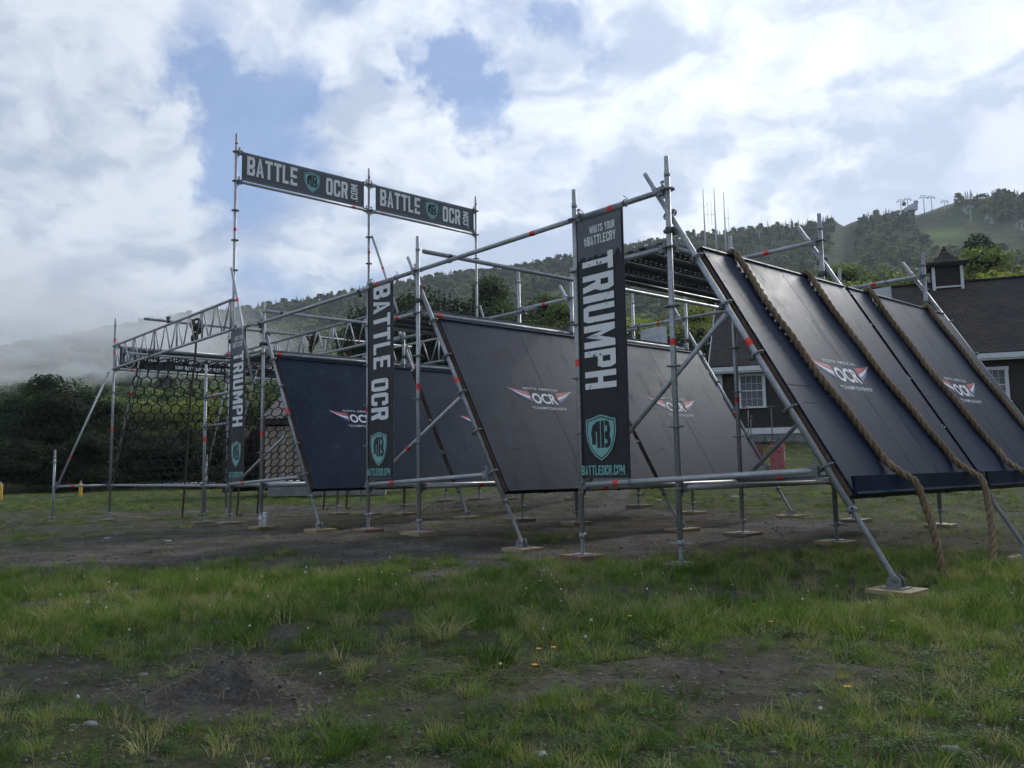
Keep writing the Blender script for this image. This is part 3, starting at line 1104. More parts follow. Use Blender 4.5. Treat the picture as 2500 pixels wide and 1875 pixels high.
def build_trees():
    r = random.Random(33)
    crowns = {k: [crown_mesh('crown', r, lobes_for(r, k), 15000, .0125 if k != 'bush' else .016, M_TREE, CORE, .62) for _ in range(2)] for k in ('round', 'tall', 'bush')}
    trunks = [trunk_mesh(r) for _ in range(2)]
    DARK, MID, YEL, OLV = (.026, .038, .019), (.085, .11, .048), (.30, .31, .10), (.18, .21, .075)
    G1 = ('dark leafy tree in the wood beyond the net', 'dark trees behind the cargo net')
    G2 = ('tall dark green tree rising behind the middle black ramp', 'trees behind the middle ramp')
    G3 = ('yellow green tree behind the barn and rope ramp', 'yellow green trees behind the barn')
    G4 = ('broad pale green tree at the left edge of the dark wood', None)
    G5 = ('largest dark bushy tree, left of the cargo net', None)
    G6 = ('mid green bush at the mountain foot', 'bushes at the foot of the mountain')
    # (pixel x, pixel y of the top, distance, width factor, kind, colour, label)
    T = [(28, 925, 66, 1.0, 'round', MID, G4), (165, 902, 52, 1.25, 'round', DARK, G5),
         (-60, 1000, 55, 1.2, 'round', DARK, G1), (75, 1010, 50, 1.2, 'round', DARK, G1), (255, 985, 54, 1.2, 'round', DARK, G1), (232, 1040, 48, 1.3, 'bush', DARK, G1),
         (320, 1030, 56, 1.3, 'round', DARK, G1), (385, 1060, 54, 1.4, 'round', DARK, G1), (450, 1045, 57, 1.4, 'round', DARK, G1), (515, 1062, 55, 1.4, 'round', DARK, G1),
         (575, 1045, 57, 1.4, 'round', DARK, G1), (640, 1050, 60, 1.3, 'round', DARK, G1), (705, 1050, 62, 1.3, 'round', DARK, G1),
         (360, 975, 74, 1.3, 'round', OLV, G6), (440, 955, 76, 1.3, 'round', YEL, G6), (300, 965, 78, 1.3, 'round', MID, G6), (500, 965, 72, 1.2, 'bush', YEL, G6), (590, 955, 76, 1.4, 'bush', OLV, G6), (680, 950, 78, 1.4, 'bush', OLV, G6), (740, 965, 74, 1.3, 'bush', OLV, G6),
         (960, 700, 84, 1.0, 'round', DARK, G2), (1020, 662, 78, 1.15, 'round', DARK, G2), (1085, 676, 82, 1.2, 'round', DARK, G2), (1150, 715, 80, 1.2, 'round', DARK, G2), (1215, 700, 84, 1.1, 'tall', MID, G2),
         (1262, 720, 78, 1.2, 'round', MID, G2), (1320, 738, 76, 1.2, 'round', OLV, G2), (1385, 752, 72, 1.2, 'round', OLV, G2), (1450, 760, 76, 1.2, 'round', MID, G2),
         (1540, 742, 62, 1.3, 'round', YEL, G3), (1605, 748, 60, 1.3, 'round', YEL, G3), (1670, 752, 64, 1.3, 'round', YEL, G3), (1735, 745, 66, 1.3, 'round', OLV, G3), (1575, 800, 56, 1.6, 'bush', DARK, G3), (1660, 830, 54, 1.6, 'bush', DARK, G3),
         (1810, 700, 70, 1.3, 'round', OLV, G3), (1930, 652, 74, 1.3, 'round', YEL, G3), (2010, 668, 72, 1.3, 'round', OLV, G3), (2080, 655, 74, 1.2, 'round', YEL, G3),
         (2155, 622, 78, 1.3, 'round', OLV, G3), (2225, 628, 74, 1.2, 'round', OLV, G3), (2310, 618, 76, 1.3, 'round', OLV, G3), (2385, 624, 72, 1.3, 'round', YEL, G3), (2450, 606, 78, 1.3, 'round', OLV, G3), (2520, 612, 74, 1.3, 'round', YEL, G3), (2420, 585, 95, 1.0, 'tall', DARK, G3), (2600, 640, 72, 1.3, 'round', OLV, G3)]
    T += [(20, 1060, 47, 1.4, 'bush', DARK, G1), (120, 1075, 49, 1.4, 'bush', DARK, G1), (205, 1080, 50, 1.4, 'bush', DARK, G1), (300, 1075, 52, 1.4, 'bush', DARK, G1), (350, 1060, 58, 1.3, 'round', DARK, G1),
          (420, 1075, 52, 1.5, 'bush', DARK, G1), (485, 1070, 53, 1.5, 'bush', DARK, G1), (550, 1075, 52, 1.5, 'bush', DARK, G1), (610, 1060, 56, 1.5, 'bush', DARK, G1), (415, 1030, 62, 1.3, 'round', MID, G1), (545, 1020, 64, 1.3, 'round', MID, G1)]
    T.sort(key=lambda q: q[0])
    ORD = ('first', 'second', 'third', 'fourth', 'fifth', 'sixth', 'seventh', 'eighth', 'ninth', 'tenth', 'eleventh', 'twelfth', 'thirteenth', 'fourteenth', 'fifteenth', 'sixteenth', 'seventeenth', 'eighteenth', 'nineteenth', 'twentieth', 'twenty first', 'twenty second', 'twenty third')
    seen = {}
    for (x, y, Y, wf, kind, col, (lab, grp)) in T:
        d = cdir(x, y)
        X = d.x / d.y * Y
        z0 = ground_z(X, Y)
        top = CAM_H + d.z / d.y * Y
        h = max(3.0, (top - z0) / .97)
        if lab is G3[0] and col == DARK: lab, grp = 'dark undergrowth bush left of the barn', 'undergrowth left of the barn'
        elif lab is G3[0] and kind == 'tall': lab, grp = 'single dark narrow tree standing above the others behind the barn', None
        nm = 'bush' if kind == 'bush' else 'tree'
        if grp:
            seen[grp] = seen.get(grp, 0) + 1
            lab = lab.replace('tree ', nm + ' ') + ', ' + ORD[seen[grp] - 1] + ' from left'
        root = thing(nm, lab, nm, Matrix.Translation((X, Y, z0)), grp)
        cr = bpy.data.objects.new('crown', r.choice(crowns[kind]))
        q = r.uniform(.85, 1.15)
        cr.color = (col[0] * q, col[1] * q, col[2] * q, 1)
        Rz = Matrix.Rotation(r.uniform(0, 6.28), 4, 'Z')
        wid = h * wf
        if h > 14: wid *= 14 / h * 1.05
        Mx = Matrix.Translation((X, Y, z0)) @ Rz @ Matrix.Diagonal((wid, wid, h, 1))
        place(cr, Mx, root)
        tr = bpy.data.objects.new('trunk', r.choice(trunks))
        place(tr, Matrix.Translation((X, Y, z0)) @ Rz @ Matrix.Diagonal((h, h, h, 1)), root)


build_trees()

# ---------------------------------------------------------------- scaffolding
T1 = 2.555
S_A, S_M, S_P1, S_P2, S_P3, S_P4 = 0.0, 1.12, 4.09, 5.16, 7.70, 8.79
def LV(k): return -0.16 + 0.5 * k          # rosette levels
TR = 0.02415


def pad_z(s, t):
    p = MS @ Vector((s, t, 0))
    return base_z(p.x, p.y) - CAM_H        # ground height as h


def rosette_mesh():
    mb = MB()
    seg, h = 24, .0045
    n = 0
    def ring(r0, r1, hh):
        b = len(mb.v)
        for (r, z) in ((r0, -hh), (r1, -hh), (r1, hh), (r0, hh)):
            for i in range(seg):
                a = 2 * pi * i / seg
                mb.v.append((r * cos(a), r * sin(a), z))
        for k in range(4):
            for i in range(seg):
                j = (i + 1) % seg
                mb.face((b + k * seg + i, b + k * seg + j, b + ((k + 1) % 4) * seg + j, b + ((k + 1) % 4) * seg + i))
    ring(.052, .062, h)
    ring(.0245, .035, h * 1.3)
    for k in range(8):
        a = 2 * pi * k / 8
        mb.box(.0435, 0, 0, .02, .010 if k % 2 else .017, h * 1.9, Matrix.Rotation(a, 4, 'Z'))
    return mb.mesh('rosette', M_GALV2)


ME_ROS = rosette_mesh()


def coupler_mesh():
    mb = MB()
    mb.lathe([(.031, -.026), (.034, -.02), (.034, .02), (.031, .026)], 12)
    mb.lathe([(.031, -.026), (.034, -.02), (.034, .02), (.031, .026)], 12, Matrix.Translation((.062, 0, 0)) @ Matrix.Rotation(pi / 2, 4, 'X'))
    mb.box(.031, 0, 0, .03, .03, .03)
    for (x, y) in ((0, .042), (0, -.044)):
        mb.lathe([(.006, -.01), (.006, .035)], 6, Matrix.Translation((x - .01, y, 0)) @ Matrix.Rotation(pi / 2, 4, 'Y'))
        mb.box(x, y, 0, .014, .02, .03)
    mb.lathe([(.006, -.03), (.006, .04)], 6, Matrix.Translation((.062, .0, .042)) @ Matrix.Rotation(pi / 2, 4, 'X'))
    return mb.mesh('coupler', M_DARKSTEEL)


ME_COUP = coupler_mesh()


def head_mesh():
    """ledger head with its wedge, grips a rosette; local z points along the ledger away from the post"""
    mb = MB()
    mb.prism([(-.027, -.022), (.027, -.022), (.030, .022), (-.030, .022)], .028, .062)
    mb.prism([(-.021, -.036), (.021, -.036), (.021, -.012), (-.021, -.012)], .028, .10)
    mb.prism([(-.021, .012), (.021, .012), (.021, .036), (-.021, .036)], .028, .10)
    mb.box(0, 0, .048, .008, .13, .022, Matrix.Rotation(.10, 4, 'X'))
    mb.box(0, .078, .052, .010, .022, .034)
    return mb.mesh('ledger_head', M_GALV2)


ME_HEAD = head_mesh()


def tape_mesh(r=TR):
    mb = MB()
    mb.lathe([(r + .0012, -.03), (r + .0016, -.02), (r + .0014, .025), (r + .001, .03)], 14, caps=False)
    mb.quad((r + .001, 0, -.028), (r + .001, .012, -.02), (r + .001, .012, .02), (r + .001, 0, .028))
    return mb.mesh('tape', M_TAPE)


ME_TAPE = tape_mesh()


def tube_mesh(L, r=TR, flat0=False, flat1=False):
    mb = MB()
    seg = 16
    prof = [(r, 0), (r, L)]
    mb.lathe([(r - .004, .03), (r - .004, 0), (r, 0), (r, L), (r - .004, L), (r - .004, L - .03)], seg)
    return mb.mesh('tube', M_GALV)


def rod(parent, name, a, b, r=TR, tapes=(), heads=False, sub=None):
    """a tube between two site points; returns the object"""
    a, b = Vector(a), Vector(b)
    L = (b - a).length
    F = MS @ frame(a, b - a, (0, 0, 1) if abs((b - a).normalized().z) < .9 else (1, 0, 0))
    if heads:
        q = .06
        me = MB()
        me.lathe([(r, q), (r, L - q)], 16)
        o = add(name, me.mesh('tube', M_GALV), F, parent)
        # frame x axis is "up" for a ledger: the head's wedge axis (local y) must stand upright
        Fh = F @ Matrix.Rotation(-pi / 2, 4, 'Z')
        add('ledger_head', ME_HEAD, Fh, o)
        Fb = MS @ frame(b, a - b, (0, 0, 1)) @ Matrix.Rotation(pi / 2, 4, 'Z') @ Matrix.Rotation(pi, 4, 'Z')
        add('ledger_head', ME_HEAD, Fb, o)
    else:
        o = add(name, tube_mesh(L, r), F, parent)
    for q in tapes:
        add('tape', ME_TAPE, F @ Matrix.Translation((0, 0, q if q > 1 else q * L)) @ Matrix.Rotation(R_.uniform(0, 6), 4, 'Z') @ Matrix.Diagonal((r / TR, r / TR, R_.uniform(.9, 1.25), 1)), o)
    return o


def jack(parent_obj, s, t, z_nut, z_base, axis=None, pivot=False):
    """threaded spindle with wing nut, on a plate. z values are h"""
    mb = MB()
    L = z_nut - z_base
    # thread
    prof = []
    z = 0.0
    while z < L:
        prof += [(.0165, z), (.0195, z + .0035), (.0195, z + .0055), (.0165, z + .009)]
        z += .012
    mb.lathe(prof or [(.018, 0), (.018, L)], 10)
    mb.lathe([(.030, L - .03), (.034, L - .02), (.034, L), (.028, L + .012)], 12)
    for a in (0, pi):
        Mx = Matrix.Rotation(a + .5, 4, 'Z')
        mb.prism([(.028, -.012), (.085, -.007), (.095, .004), (.075, .008), (.028, .013)], L - .018, L - .006, Mx)
    if not pivot:
        mb.box(0, 0, .004, .15, .15, .008)
    return mb


PADS = []          # (s, t, h_top, kind)


def post(parent, s, t, top, levels, zb=None, nut=.12, tapes=(), spigot=.13, pad=True, lean=0.0, kind='new'):
    g = pad_z(s, t)
    zb = g + .040 if zb is None else zb
    z0 = zb + nut                      # bottom of the tube
    o = rod(parent, 'post', (s, t, z0), (s, t, top), tapes=[q - z0 if q - z0 > 1 else (q - z0) / (top - z0) for q in tapes])
    for k in levels:
        add('rosette', ME_ROS, MS @ Matrix.Translation((s, t, LV(k))) @ Matrix.Rotation(R_.uniform(-.08, .08), 4, 'Z'), o)
    if spigot:
        mb = MB()
        mb.lathe([(.0255, -.05), (.0265, -.02), (.0205, .0), (.0205, spigot - .004), (.018, spigot)], 14)
        mb.add('spigot', M_GALV, MS @ Matrix.Translation((s, t, top)), o)
        hb = MB()
        for q in (.085,):
            hb.lathe([(.005, .0), (.005, .0006)], 8, Matrix.Translation((0, -.0207, q)) @ Matrix.Rotation(pi / 2, 4, 'X'))
        hb.add('pin_hole', M_STRAP, MS @ Matrix.Translation((s, t, top)) @ Matrix.Rotation(.75, 4, 'Z'), o)
    jb = jack(o, s, t, z0 + .01, zb)
    jb.add('base_jack', M_GALV2, MS @ Matrix.Translation((s, t, zb)) @ Matrix.Rotation(R_.uniform(0, 3), 4, 'Z'), o)
    if pad: PADS.append((s, t, zb, kind))
    return o


UDIR = Vector((-0.511, 0, 0.8596)).normalized()      # up along every slanting tube
NDIR = Vector((0.8596, 0, 0.511)).normalized()       # out of the ramp face


def slant(parent, sp, t, u0=-.34, u1=2.82, tapes=(.5,), base_h=None):
    """slanting standard leaning on the post at sp; u runs up the tube from the bottom ledger's rosette"""
    o0 = Vector((sp + 1.255, t + .052, -0.01))
    a, b = o0 + UDIR * u0, o0 + UDIR * u1
    o = rod(parent, 'slanting_post', a, b, tapes=[(q - u0) if (q - u0) > 1 else (q - u0) / (u1 - u0) for q in tapes])
    for k in range(6):
        add('rosette', ME_ROS, MS @ frame(o0 + UDIR * (.5 * k), UDIR, (1, 0, 0)), o)
    mb = MB()
    mb.lathe([(.0255, -.05), (.0265, -.02), (.0205, 0), (.0205, .17), (.018, .175)], 14)
    mb.add('spigot', M_GALV, MS @ frame(b, UDIR), o)
    hb = MB()
    hb.lathe([(.005, .0), (.005, .0006)], 8, Matrix.Translation((0, -.0207, .09)) @ Matrix.Rotation(pi / 2, 4, 'X'))
    hb.add('pin_hole', M_STRAP, MS @ frame(b, UDIR, (1, 0, 0)), o)
    foot_s = sp + 1.255 + .45
    g = pad_z(foot_s, t)
    zp = g + .040 + .052                                   # pivot height
    u = (zp + .01) / UDIR.z
    piv = o0 + UDIR * u
    jb = jack(o, 0, 0, (a - piv).length + .01, 0, pivot=True)
    jb.add('base_jack', M_GALV2, MS @ frame(piv, UDIR, (0, 1, 0)), o)
    # hinged foot: plate and two cheeks
    mb = MB()
    mb.box(0, 0, -.048, .15, .15, .008)
    for y in (-.03, .03):
        mb.prism([(-.052, -.044), (.052, -.044), (.042, .01), (.018, .034), (-.018, .034), (-.042, .01)], y - .004, y + .004, Matrix.Rotation(pi / 2, 4, 'X'))
    mb.lathe([(.009, -.046), (.009, .046)], 10, Matrix.Rotation(pi / 2, 4, 'X'))
    mb.lathe([(.014, .036), (.014, .046)], 6, Matrix.Rotation(pi / 2, 4, 'X'))
    mb.add('swivel_foot', M_GALV2, MS @ Matrix.Translation(piv), o)
    PADS.append((piv.x, piv.y, piv.z - .052, 'new'))
    # swivel coupler to the post
    add('coupler', ME_COUP, MS @ Matrix.Translation((sp, t, 1.985)) @ Matrix.Rotation(pi / 2, 4, 'Z'), o)
    return o


def ledger(parent, a, b, tapes=(), name='ledger', r=TR):
    return rod(parent, name, a, b, r, tapes, heads=True)


def deck(s0, s1, t0, t1, label):
    """galvanised steel planks hooked over the transoms, ribbed and pierced"""
    th = thing('steel_deck', label, 'platform', MS @ Matrix.Translation((s0, t0, LV(4))), 'steel decks on top of the ramps')
    n = 3
    wd = (s1 - s0 - .09) / n
    me = None
    for i in range(n):
        if me is None:
            mb = MB()
            L = t1 - t0 - .06
            zt = .055
            # deck surface in strips with rows of slots between them
            strips = 5
            for q in range(strips):
                x0 = -wd / 2 + .012 + q * (wd - .024) / strips
                sw = (wd - .024) / strips
                mb.box(x0 + sw * .5, L / 2, zt - .001, sw * .62, L, .002)
                k = 0
                y = 0
                while y < L:
                    mb.box(x0 + sw, y + .03, zt - .001, sw * .40, .045, .002)
                    y += .075
            for sgn in (-1, 1):
                mb.box(sgn * (wd / 2 - .008), L / 2, zt - .03, .003, L, .06)
                mb.box(sgn * (wd / 2 - .02), L / 2, zt - .06, .026, L, .003)
                mb.box(sgn * (wd / 2 - .0045), L / 2, zt - .012, .003, L, .02)
            mb.box(0, .01, zt - .03, wd - .02, .02, .055)
            mb.box(0, L - .01, zt - .03, wd - .02, .02, .055)
            for yy in (0, L):
                for sgn in (-1, 1):
                    mb.box(sgn * wd * .3, yy, zt - .008, .05, .07, .012)
            me = mb.mesh('plank', M_DECK)
        add('plank', me, MS @ Matrix.Translation((s0 + .045 + wd * (i + .5), t0 + .03, LV(4) + .012)), th)
    return th


M_DECK = galv('weathered_steel_deck', 0.16, 0.6)


def build_module(name_label, sp_a, sp_b, rows_tapes, tall=False, brace_rows=None, decks=True, P1short=False):
    root = thing('ramp_scaffold', name_label, 'scaffolding', MS @ Matrix.Translation((sp_a, 0, pad_z(sp_a, 0))), 'tube scaffolds under the black ramps')
    return root


def upright(parent, s, row, top, tapes=(), levels=None, **kw):
    t = row * T1
    n = levels if levels is not None else range(0, int((top - LV(0)) / .5 + .999))
    return post(parent, s, t, top, n, tapes=tapes, **kw)


# ---- scaffold 3 (nearest, rope ramp)
sc3 = build_module('nearest scaffold of grey ring tubes carrying the rope ramp at the right', S_P3, S_P4, None)
for row in range(3):
    t = row * T1
    upright(sc3, S_P3, row, 2.50, tapes=(.98,) if row == 0 else (.75,), nut=.17 if row == 0 else .12, kind='red' if row == 0 else 'damp')
    upright(sc3, S_P4, row, 2.50, tapes=(1.04,), nut=.16, kind='damp' if row == 0 else 'new')
    slant(sc3, S_P4, t, tapes=(1.12,) if row == 0 else (1.0,))
    ledger(sc3, (S_P3, t, LV(5)), (S_P4, t, LV(5)), tapes=(.42,))
    ledger(sc3, (S_P3, t, LV(4)), (S_P4, t, LV(4)))
    ledger(sc3, (S_P3 + .02, t - (.052 if row == 0 else -.052), LV(0) + .02), (S_P4 + 1.255, t - (.0 if row == 0 else -.052), .0 - .03), tapes=(.19,), name='bottom_ledger')
    rod(sc3, 'brace', (S_P4 + 1.255 + UDIR.x * 1.46, t + .02, 1.20), (S_P3 + .06, t + .03, LV(0) + .05), .0212, tapes=())
for s in (S_P3, S_P4):
    for lane in range(2):
        a, b = lane * T1, (lane + 1) * T1
        ledger(sc3, (s, a, LV(0)), (s, b, LV(0)), tapes=(.12,) if lane == 0 and s == S_P3 else ())
        ledger(sc3, (s, a, LV(4)), (s, b, LV(4)))
for lane in range(2):
    ledger(sc3, (S_P4 + 1.255, lane * T1 + .05, -.012), (S_P4 + 1.255, (lane + 1) * T1 + .05, -.012), tapes=(.1,))

# ---- scaffold 2 (middle)
sc2 = build_module('middle scaffold of grey ring tubes carrying the two centre black ramps', S_P1, S_P2, None)
for row in range(3):
    t = row * T1
    upright(sc2, S_P1, row, 2.40 if row == 0 else 2.78, tapes=(.78,) if row == 0 else (), levels=range(0, 5) if row == 0 else range(0, 6), nut=.17, kind='red' if row == 0 else 'damp', spigot=0 if row == 0 else .13)
    upright(sc2, S_P2, row, 2.62, tapes=(.98,) if row == 0 else (), kind='new')
    slant(sc2, S_P2, t, tapes=(1.17,) if row < 2 else (.9,))
    ledger(sc2, (S_P1, t, LV(5)), (S_P2, t, LV(5)), tapes=(.2,) if row == 0 else (.5,))
    ledger(sc2, (S_P1, t, LV(4)), (S_P2, t, LV(4)), tapes=(.62,) if row == 0 else ())
    ledger(sc2, (S_P1 + .02, t - (.052 if row == 0 else -.052), LV(0) + .02), (S_P2 + 1.255, t - (.0 if row == 0 else -.052), -.03), tapes=(.25,), name='bottom_ledger')
    rod(sc2, 'brace', (S_P2 + 1.255 + UDIR.x * .98, t + .02, .80), (S_P1 + .06, t + .03, LV(0) + .05), .0212, tapes=(.56,) if row == 0 else ())
for s in (S_P1, S_P2):
    for lane in range(2):
        a, b = lane * T1, (lane + 1) * T1
        ledger(sc2, (s, a, LV(0)), (s, b, LV(0)), tapes=(.35,) if lane == 0 else ())
        ledger(sc2, (s, a, LV(4)), (s, b, LV(4)), tapes=(.12,) if s == S_P2 else ())
for lane in range(2):
    ledger(sc2, (S_P2 + 1.255, lane * T1 + .05, -.012), (S_P2 + 1.255, (lane + 1) * T1 + .05, -.012), tapes=(.1,))

# ---- scaffold 1 (far, with the tall sign posts)
sc1 = build_module('farthest scaffold of grey ring tubes, its three tall posts holding the overhead signs', S_A, S_M, None)
for row in range(3):
    t = row * T1
    upright(sc1, S_A, row, 5.52, tapes=((4.02, 1.36, .55) if row == 0 else ((4.05,) if row == 1 else (2.98,))), kind='damp')
    upright(sc1, S_M, row, 2.50, tapes=(.62,) if row == 0 else (), kind='new')
    slant(sc1, S_M, t, tapes=(1.07,))
    ledger(sc1, (S_A, t, LV(5)), (S_M, t, LV(5)), tapes=(.35,))
    ledger(sc1, (S_A, t, LV(4)), (S_M, t, LV(4)), tapes=())
    ledger(sc1, (S_A + .02, t - (.052 if row == 0 else -.052), LV(0) + .02), (S_M + 1.255, t - (.0 if row == 0 else -.052), -.03), tapes=(.23,), name='bottom_ledger')
    rod(sc1, 'brace', (S_M + .55, t + .09, .56), (S_A + .1, t + .06, LV(0) + .05), .0212)
    # long stay from the tall post
    if row == 1:
        rod(sc1, 'stay', (S_A + .03, t + .05, LV(9) + .02), (S_M - .05, t + .05, 2.42), .0212, tapes=(.35,))
    else:
        rod(sc1, 'stay', (S_A + .03, t + (-.06 if row == 0 else .05), LV(7) + .02), (.89, t + (-.05 if row == 0 else .05), LV(3) + .05), .0212, tapes=(.29,))
for s in (S_A, S_M):
    for lane in range(2):
        a, b = lane * T1, (lane + 1) * T1
        ledger(sc1, (s, a, LV(0)), (s, b, LV(0)))
        ledger(sc1, (s, a, LV(4)), (s, b, LV(4)), tapes=(.1,) if s == S_M else ())
for lane in range(2):
    ledger(sc1, (S_M + 1.255, lane * T1 + .05, -.012), (S_M + 1.255, (lane + 1) * T1 + .05, -.012), tapes=(.45,))
    for k, tp in ((11, (.13,)), (10, (.87,) if lane == 0 else (.12,))):
        ledger(sc1, (S_A, lane * T1, LV(k)), (S_A, (lane + 1) * T1, LV(k)), tapes=tp, name='sign_rail')

# decks on top of the three scaffolds
for (a, b, w_) in ((S_A, S_M, 'farthest'), (S_P1, S_P2, 'middle'), (S_P3, S_P4, 'nearest')):
    for lane in range(2):
        deck(a, b, lane * T1, (lane + 1) * T1, 'dark pierced steel deck on the %s scaffold, %s half' % (w_, 'front' if lane == 0 else 'rear'))

# ---- long linking tubes between the scaffolds
def link(a, b, label, tapes=(), coup=()):
    a, b = Vector(a), Vector(b)
    th = thing('linking_tube', label, 'scaffold tube', MS @ Matrix.Translation(a), 'long loose tubes clamped between the scaffolds')
    rod(th, 'pipe', a, b, tapes=tapes)
    for c in coup:
        p = a + (b - a) * c
        add('coupler', ME_COUP, MS @ frame(p, b - a, (0, 0, -1)) @ Matrix.Diagonal((.8, .8, .8, 1)), th)
    return th


for row in range(3):
    t = row * T1
    nm = ('front', 'middle', 'rear')[row]
    link((.92, t - .055, LV(5) - .045), (S_P1 + .12 + .3 * (row == 1), t - .055, LV(5) - .045), 'long grey tube bridging the farthest and middle scaffolds along the %s row' % nm, coup=(.06, .93))
    link((S_P2 + .06, t, LV(5)), (S_P3 - .03, t, LV(5)), 'grey tube bridging the middle and nearest scaffolds along the %s row' % nm, tapes=(.78,) if row == 0 else ((.45,) if row == 1 else (.62,)))
link((1.53, -.17, 2.405), (1.60, 5.35, 2.405), 'grey cross tube lying over the far linking tubes, just past the farthest scaffold', coup=(.045, .5))
link((5.70, -.31, 2.405), (5.78, 5.5, 2.405), 'grey cross tube with its open end jutting out above the middle ramp', coup=(.062, .5))

# ---- net rig: lattice beams, net frame
rig = thing('net_rig_scaffold', 'leftmost scaffold of grey tubes with lattice beams and an outrigger holding the cargo net', 'scaffolding', MS @ Matrix.Translation((-6.21, 0, pad_z(-6.21, 0))))
for row in range(3):
    t = row * T1
    upright(rig, -6.21, row, 3.33, tapes=(2.98, 2.70, 1.02) if row == 0 else (2.9,), kind='damp')
    upright(rig, -1.09, row, 1.74, levels=range(0, 4), tapes=(.62,), spigot=.16, kind='damp' if row else 'damp')
    ledger(rig, (-6.21, t, LV(0)), (-1.09, t, LV(0)), tapes=())
    ledger(rig, (-1.09, t, LV(0)), (S_A, t, LV(0)), tapes=(.6,))
    ledger(rig, (-1.09, t, LV(2)), (S_A, t, LV(2)), tapes=(.3,))
    ledger(rig, (-1.09, t, LV(3)), (S_A, t, LV(3)), tapes=(.32,))
    # slanting tube under the net
    rod(rig, 'net_post', (-6.27, t + .05, -.17), (-4.77, t + .05, 2.40), tapes=(2.2,))
    # lattice beam
    bm_ = thing('lattice_beam', None, None, MS @ Matrix.Translation((-6.16, t, LV(6))))
    bm_.parent = rig
    bm_.matrix_local = MW[rig].inverted() @ MW[bm_]
    del_keys = [k for k in ('label', 'category') if k in bm_]
    hi, lo = LV(6) + .02, LV(5) + .02
    xa, xb = -6.16, -.05
    rod(bm_, 'chord', (xa - .06, t, hi), (xb, t, hi))
    rod(bm_, 'chord', (xa - .06, t, lo), (xb, t, lo))
    n = 5
    for i in range(n + 1):
        x = xa + .05 + (xb - xa - .1) * i / n
        rod(bm_, 'strut', (x, t, lo), (x, t, hi), .017)
        if i < n:
            d = (xb - xa - .1) / n
            for (p, q) in ((0.04, .27), (.5 - .02, .30), (.52, .74), (.96, .77)):
                pass
            rod(bm_, 'lattice_bar', (x + .03 * d, t, hi), (x + .24 * d, t, lo), .0125)
            rod(bm_, 'lattice_bar', (x + .28 * d, t, lo), (x + .5 * d - .02, t, hi), .0125)
            rod(bm_, 'lattice_bar', (x + .5 * d + .02, t, hi), (x + .72 * d, t, lo), .0125)
            rod(bm_, 'lattice_bar', (x + .76 * d, t, lo), (x + .97 * d, t, hi), .0125)
for lane in range(2):
    a, b = lane * T1, (lane + 1) * T1
    for k in (0, 5, 6):
        ledger(rig, (-6.21, a, LV(k)), (-6.21, b, LV(k)), tapes=(.15,) if k else ())
    ledger(rig, (-1.09, a, LV(0)), (-1.09, b, LV(0)))
rod(rig, 'rope_bar', (-2.97, -.44, 2.925), (-3.03, 5.6, 2.925))
add('coupler', ME_COUP, MS @ frame((-2.98, 0, 2.925), (0, 1, 0), (0, 0, 1)), rig)
rod(rig, 'net_bar', (-3.98, -.39, 2.40), (-3.98, 5.5, 2.40))
add('coupler', ME_COUP, MS @ frame((-3.98, 0, 2.40), (0, 1, 0), (0, 0, 1)), rig)
# outriggers
def outrigger(a, b, foot, tape=.2):
    """short post at foot with a slanting stay up to the rig"""
    g = pad_z(foot[0], foot[1])
    o = post(rig, foot[0], foot[1], .44, [0, 1], nut=.04, zb=g + .05, pad=False)
    return o


post(rig, -6.21, -1.09, .46, [0, 1], nut=.05, pad=False)
ledger(rig, (-6.21, -1.09, LV(0)), (-6.21, 0, LV(0)), tapes=(.32,))
rod(rig, 'stay', (-6.21, -1.00, -.09), (-6.21, -.10, 2.28), .0212, tapes=(.22,))
post(rig, -7.42, T1, .42, [0, 1], nut=.05, pad=False)
ledger(rig, (-7.42, T1, LV(0)), (-6.21, T1, LV(0)))
rod(rig, 'stay', (-7.40, T1, .04), (-6.27, T1, 2.26), .0212, tapes=(.55,))
post(rig, -6.21, 2 * T1 + 1.09, .46, [0, 1], nut=.05, pad=False)
ledger(rig, (-6.21, 2 * T1 + 1.09, LV(0)), (-6.21, 2 * T1, LV(0)))
rod(rig, 'stay', (-6.21, 2 * T1 + 1.0, -.09), (-6.21, 2 * T1 + .10, 2.28), .0212)

# ---- timber blocks under the feet
ME_PAD = {}
for kind, mt in (('new', M_PAD), ('damp', M_PAD2), ('red', M_PADRED)):
    mb = MB()
    w2, h2 = .15, .0
    c = .006
    mb.prism([(-w2 + c, -w2), (w2 - c, -w2), (w2, -w2 + c), (w2, w2 - c), (w2 - c, w2), (-w2 + c, w2), (-w2, w2 - c), (-w2, -w2 + c)], -.050, -.001)
    ME_PAD[kind] = mb.mesh('timber_block', mt)
rowname = {0: 'front', 1: 'middle', 2: 'rear'}
def post_name(s):
    best = min(((abs(s - a), n) for a, n in ((-6.21, 'outer post of the net rig'), (-1.09, 'short post of the net rig'), (S_A, 'tall sign post'), (S_M, 'second post of the farthest scaffold'),
                (S_M + 1.7, 'slanting foot of the farthest ramp'), (S_P1, 'first post of the middle scaffold'), (S_P2, 'second post of the middle scaffold'), (S_P2 + 1.7, 'slanting foot of the middle ramp'),
                (S_P3, 'first post of the nearest scaffold'), (S_P4, 'second post of the nearest scaffold'), (S_P4 + 1.7, 'slanting foot of the rope ramp'))), key=lambda q: q[0])
    return best[1]
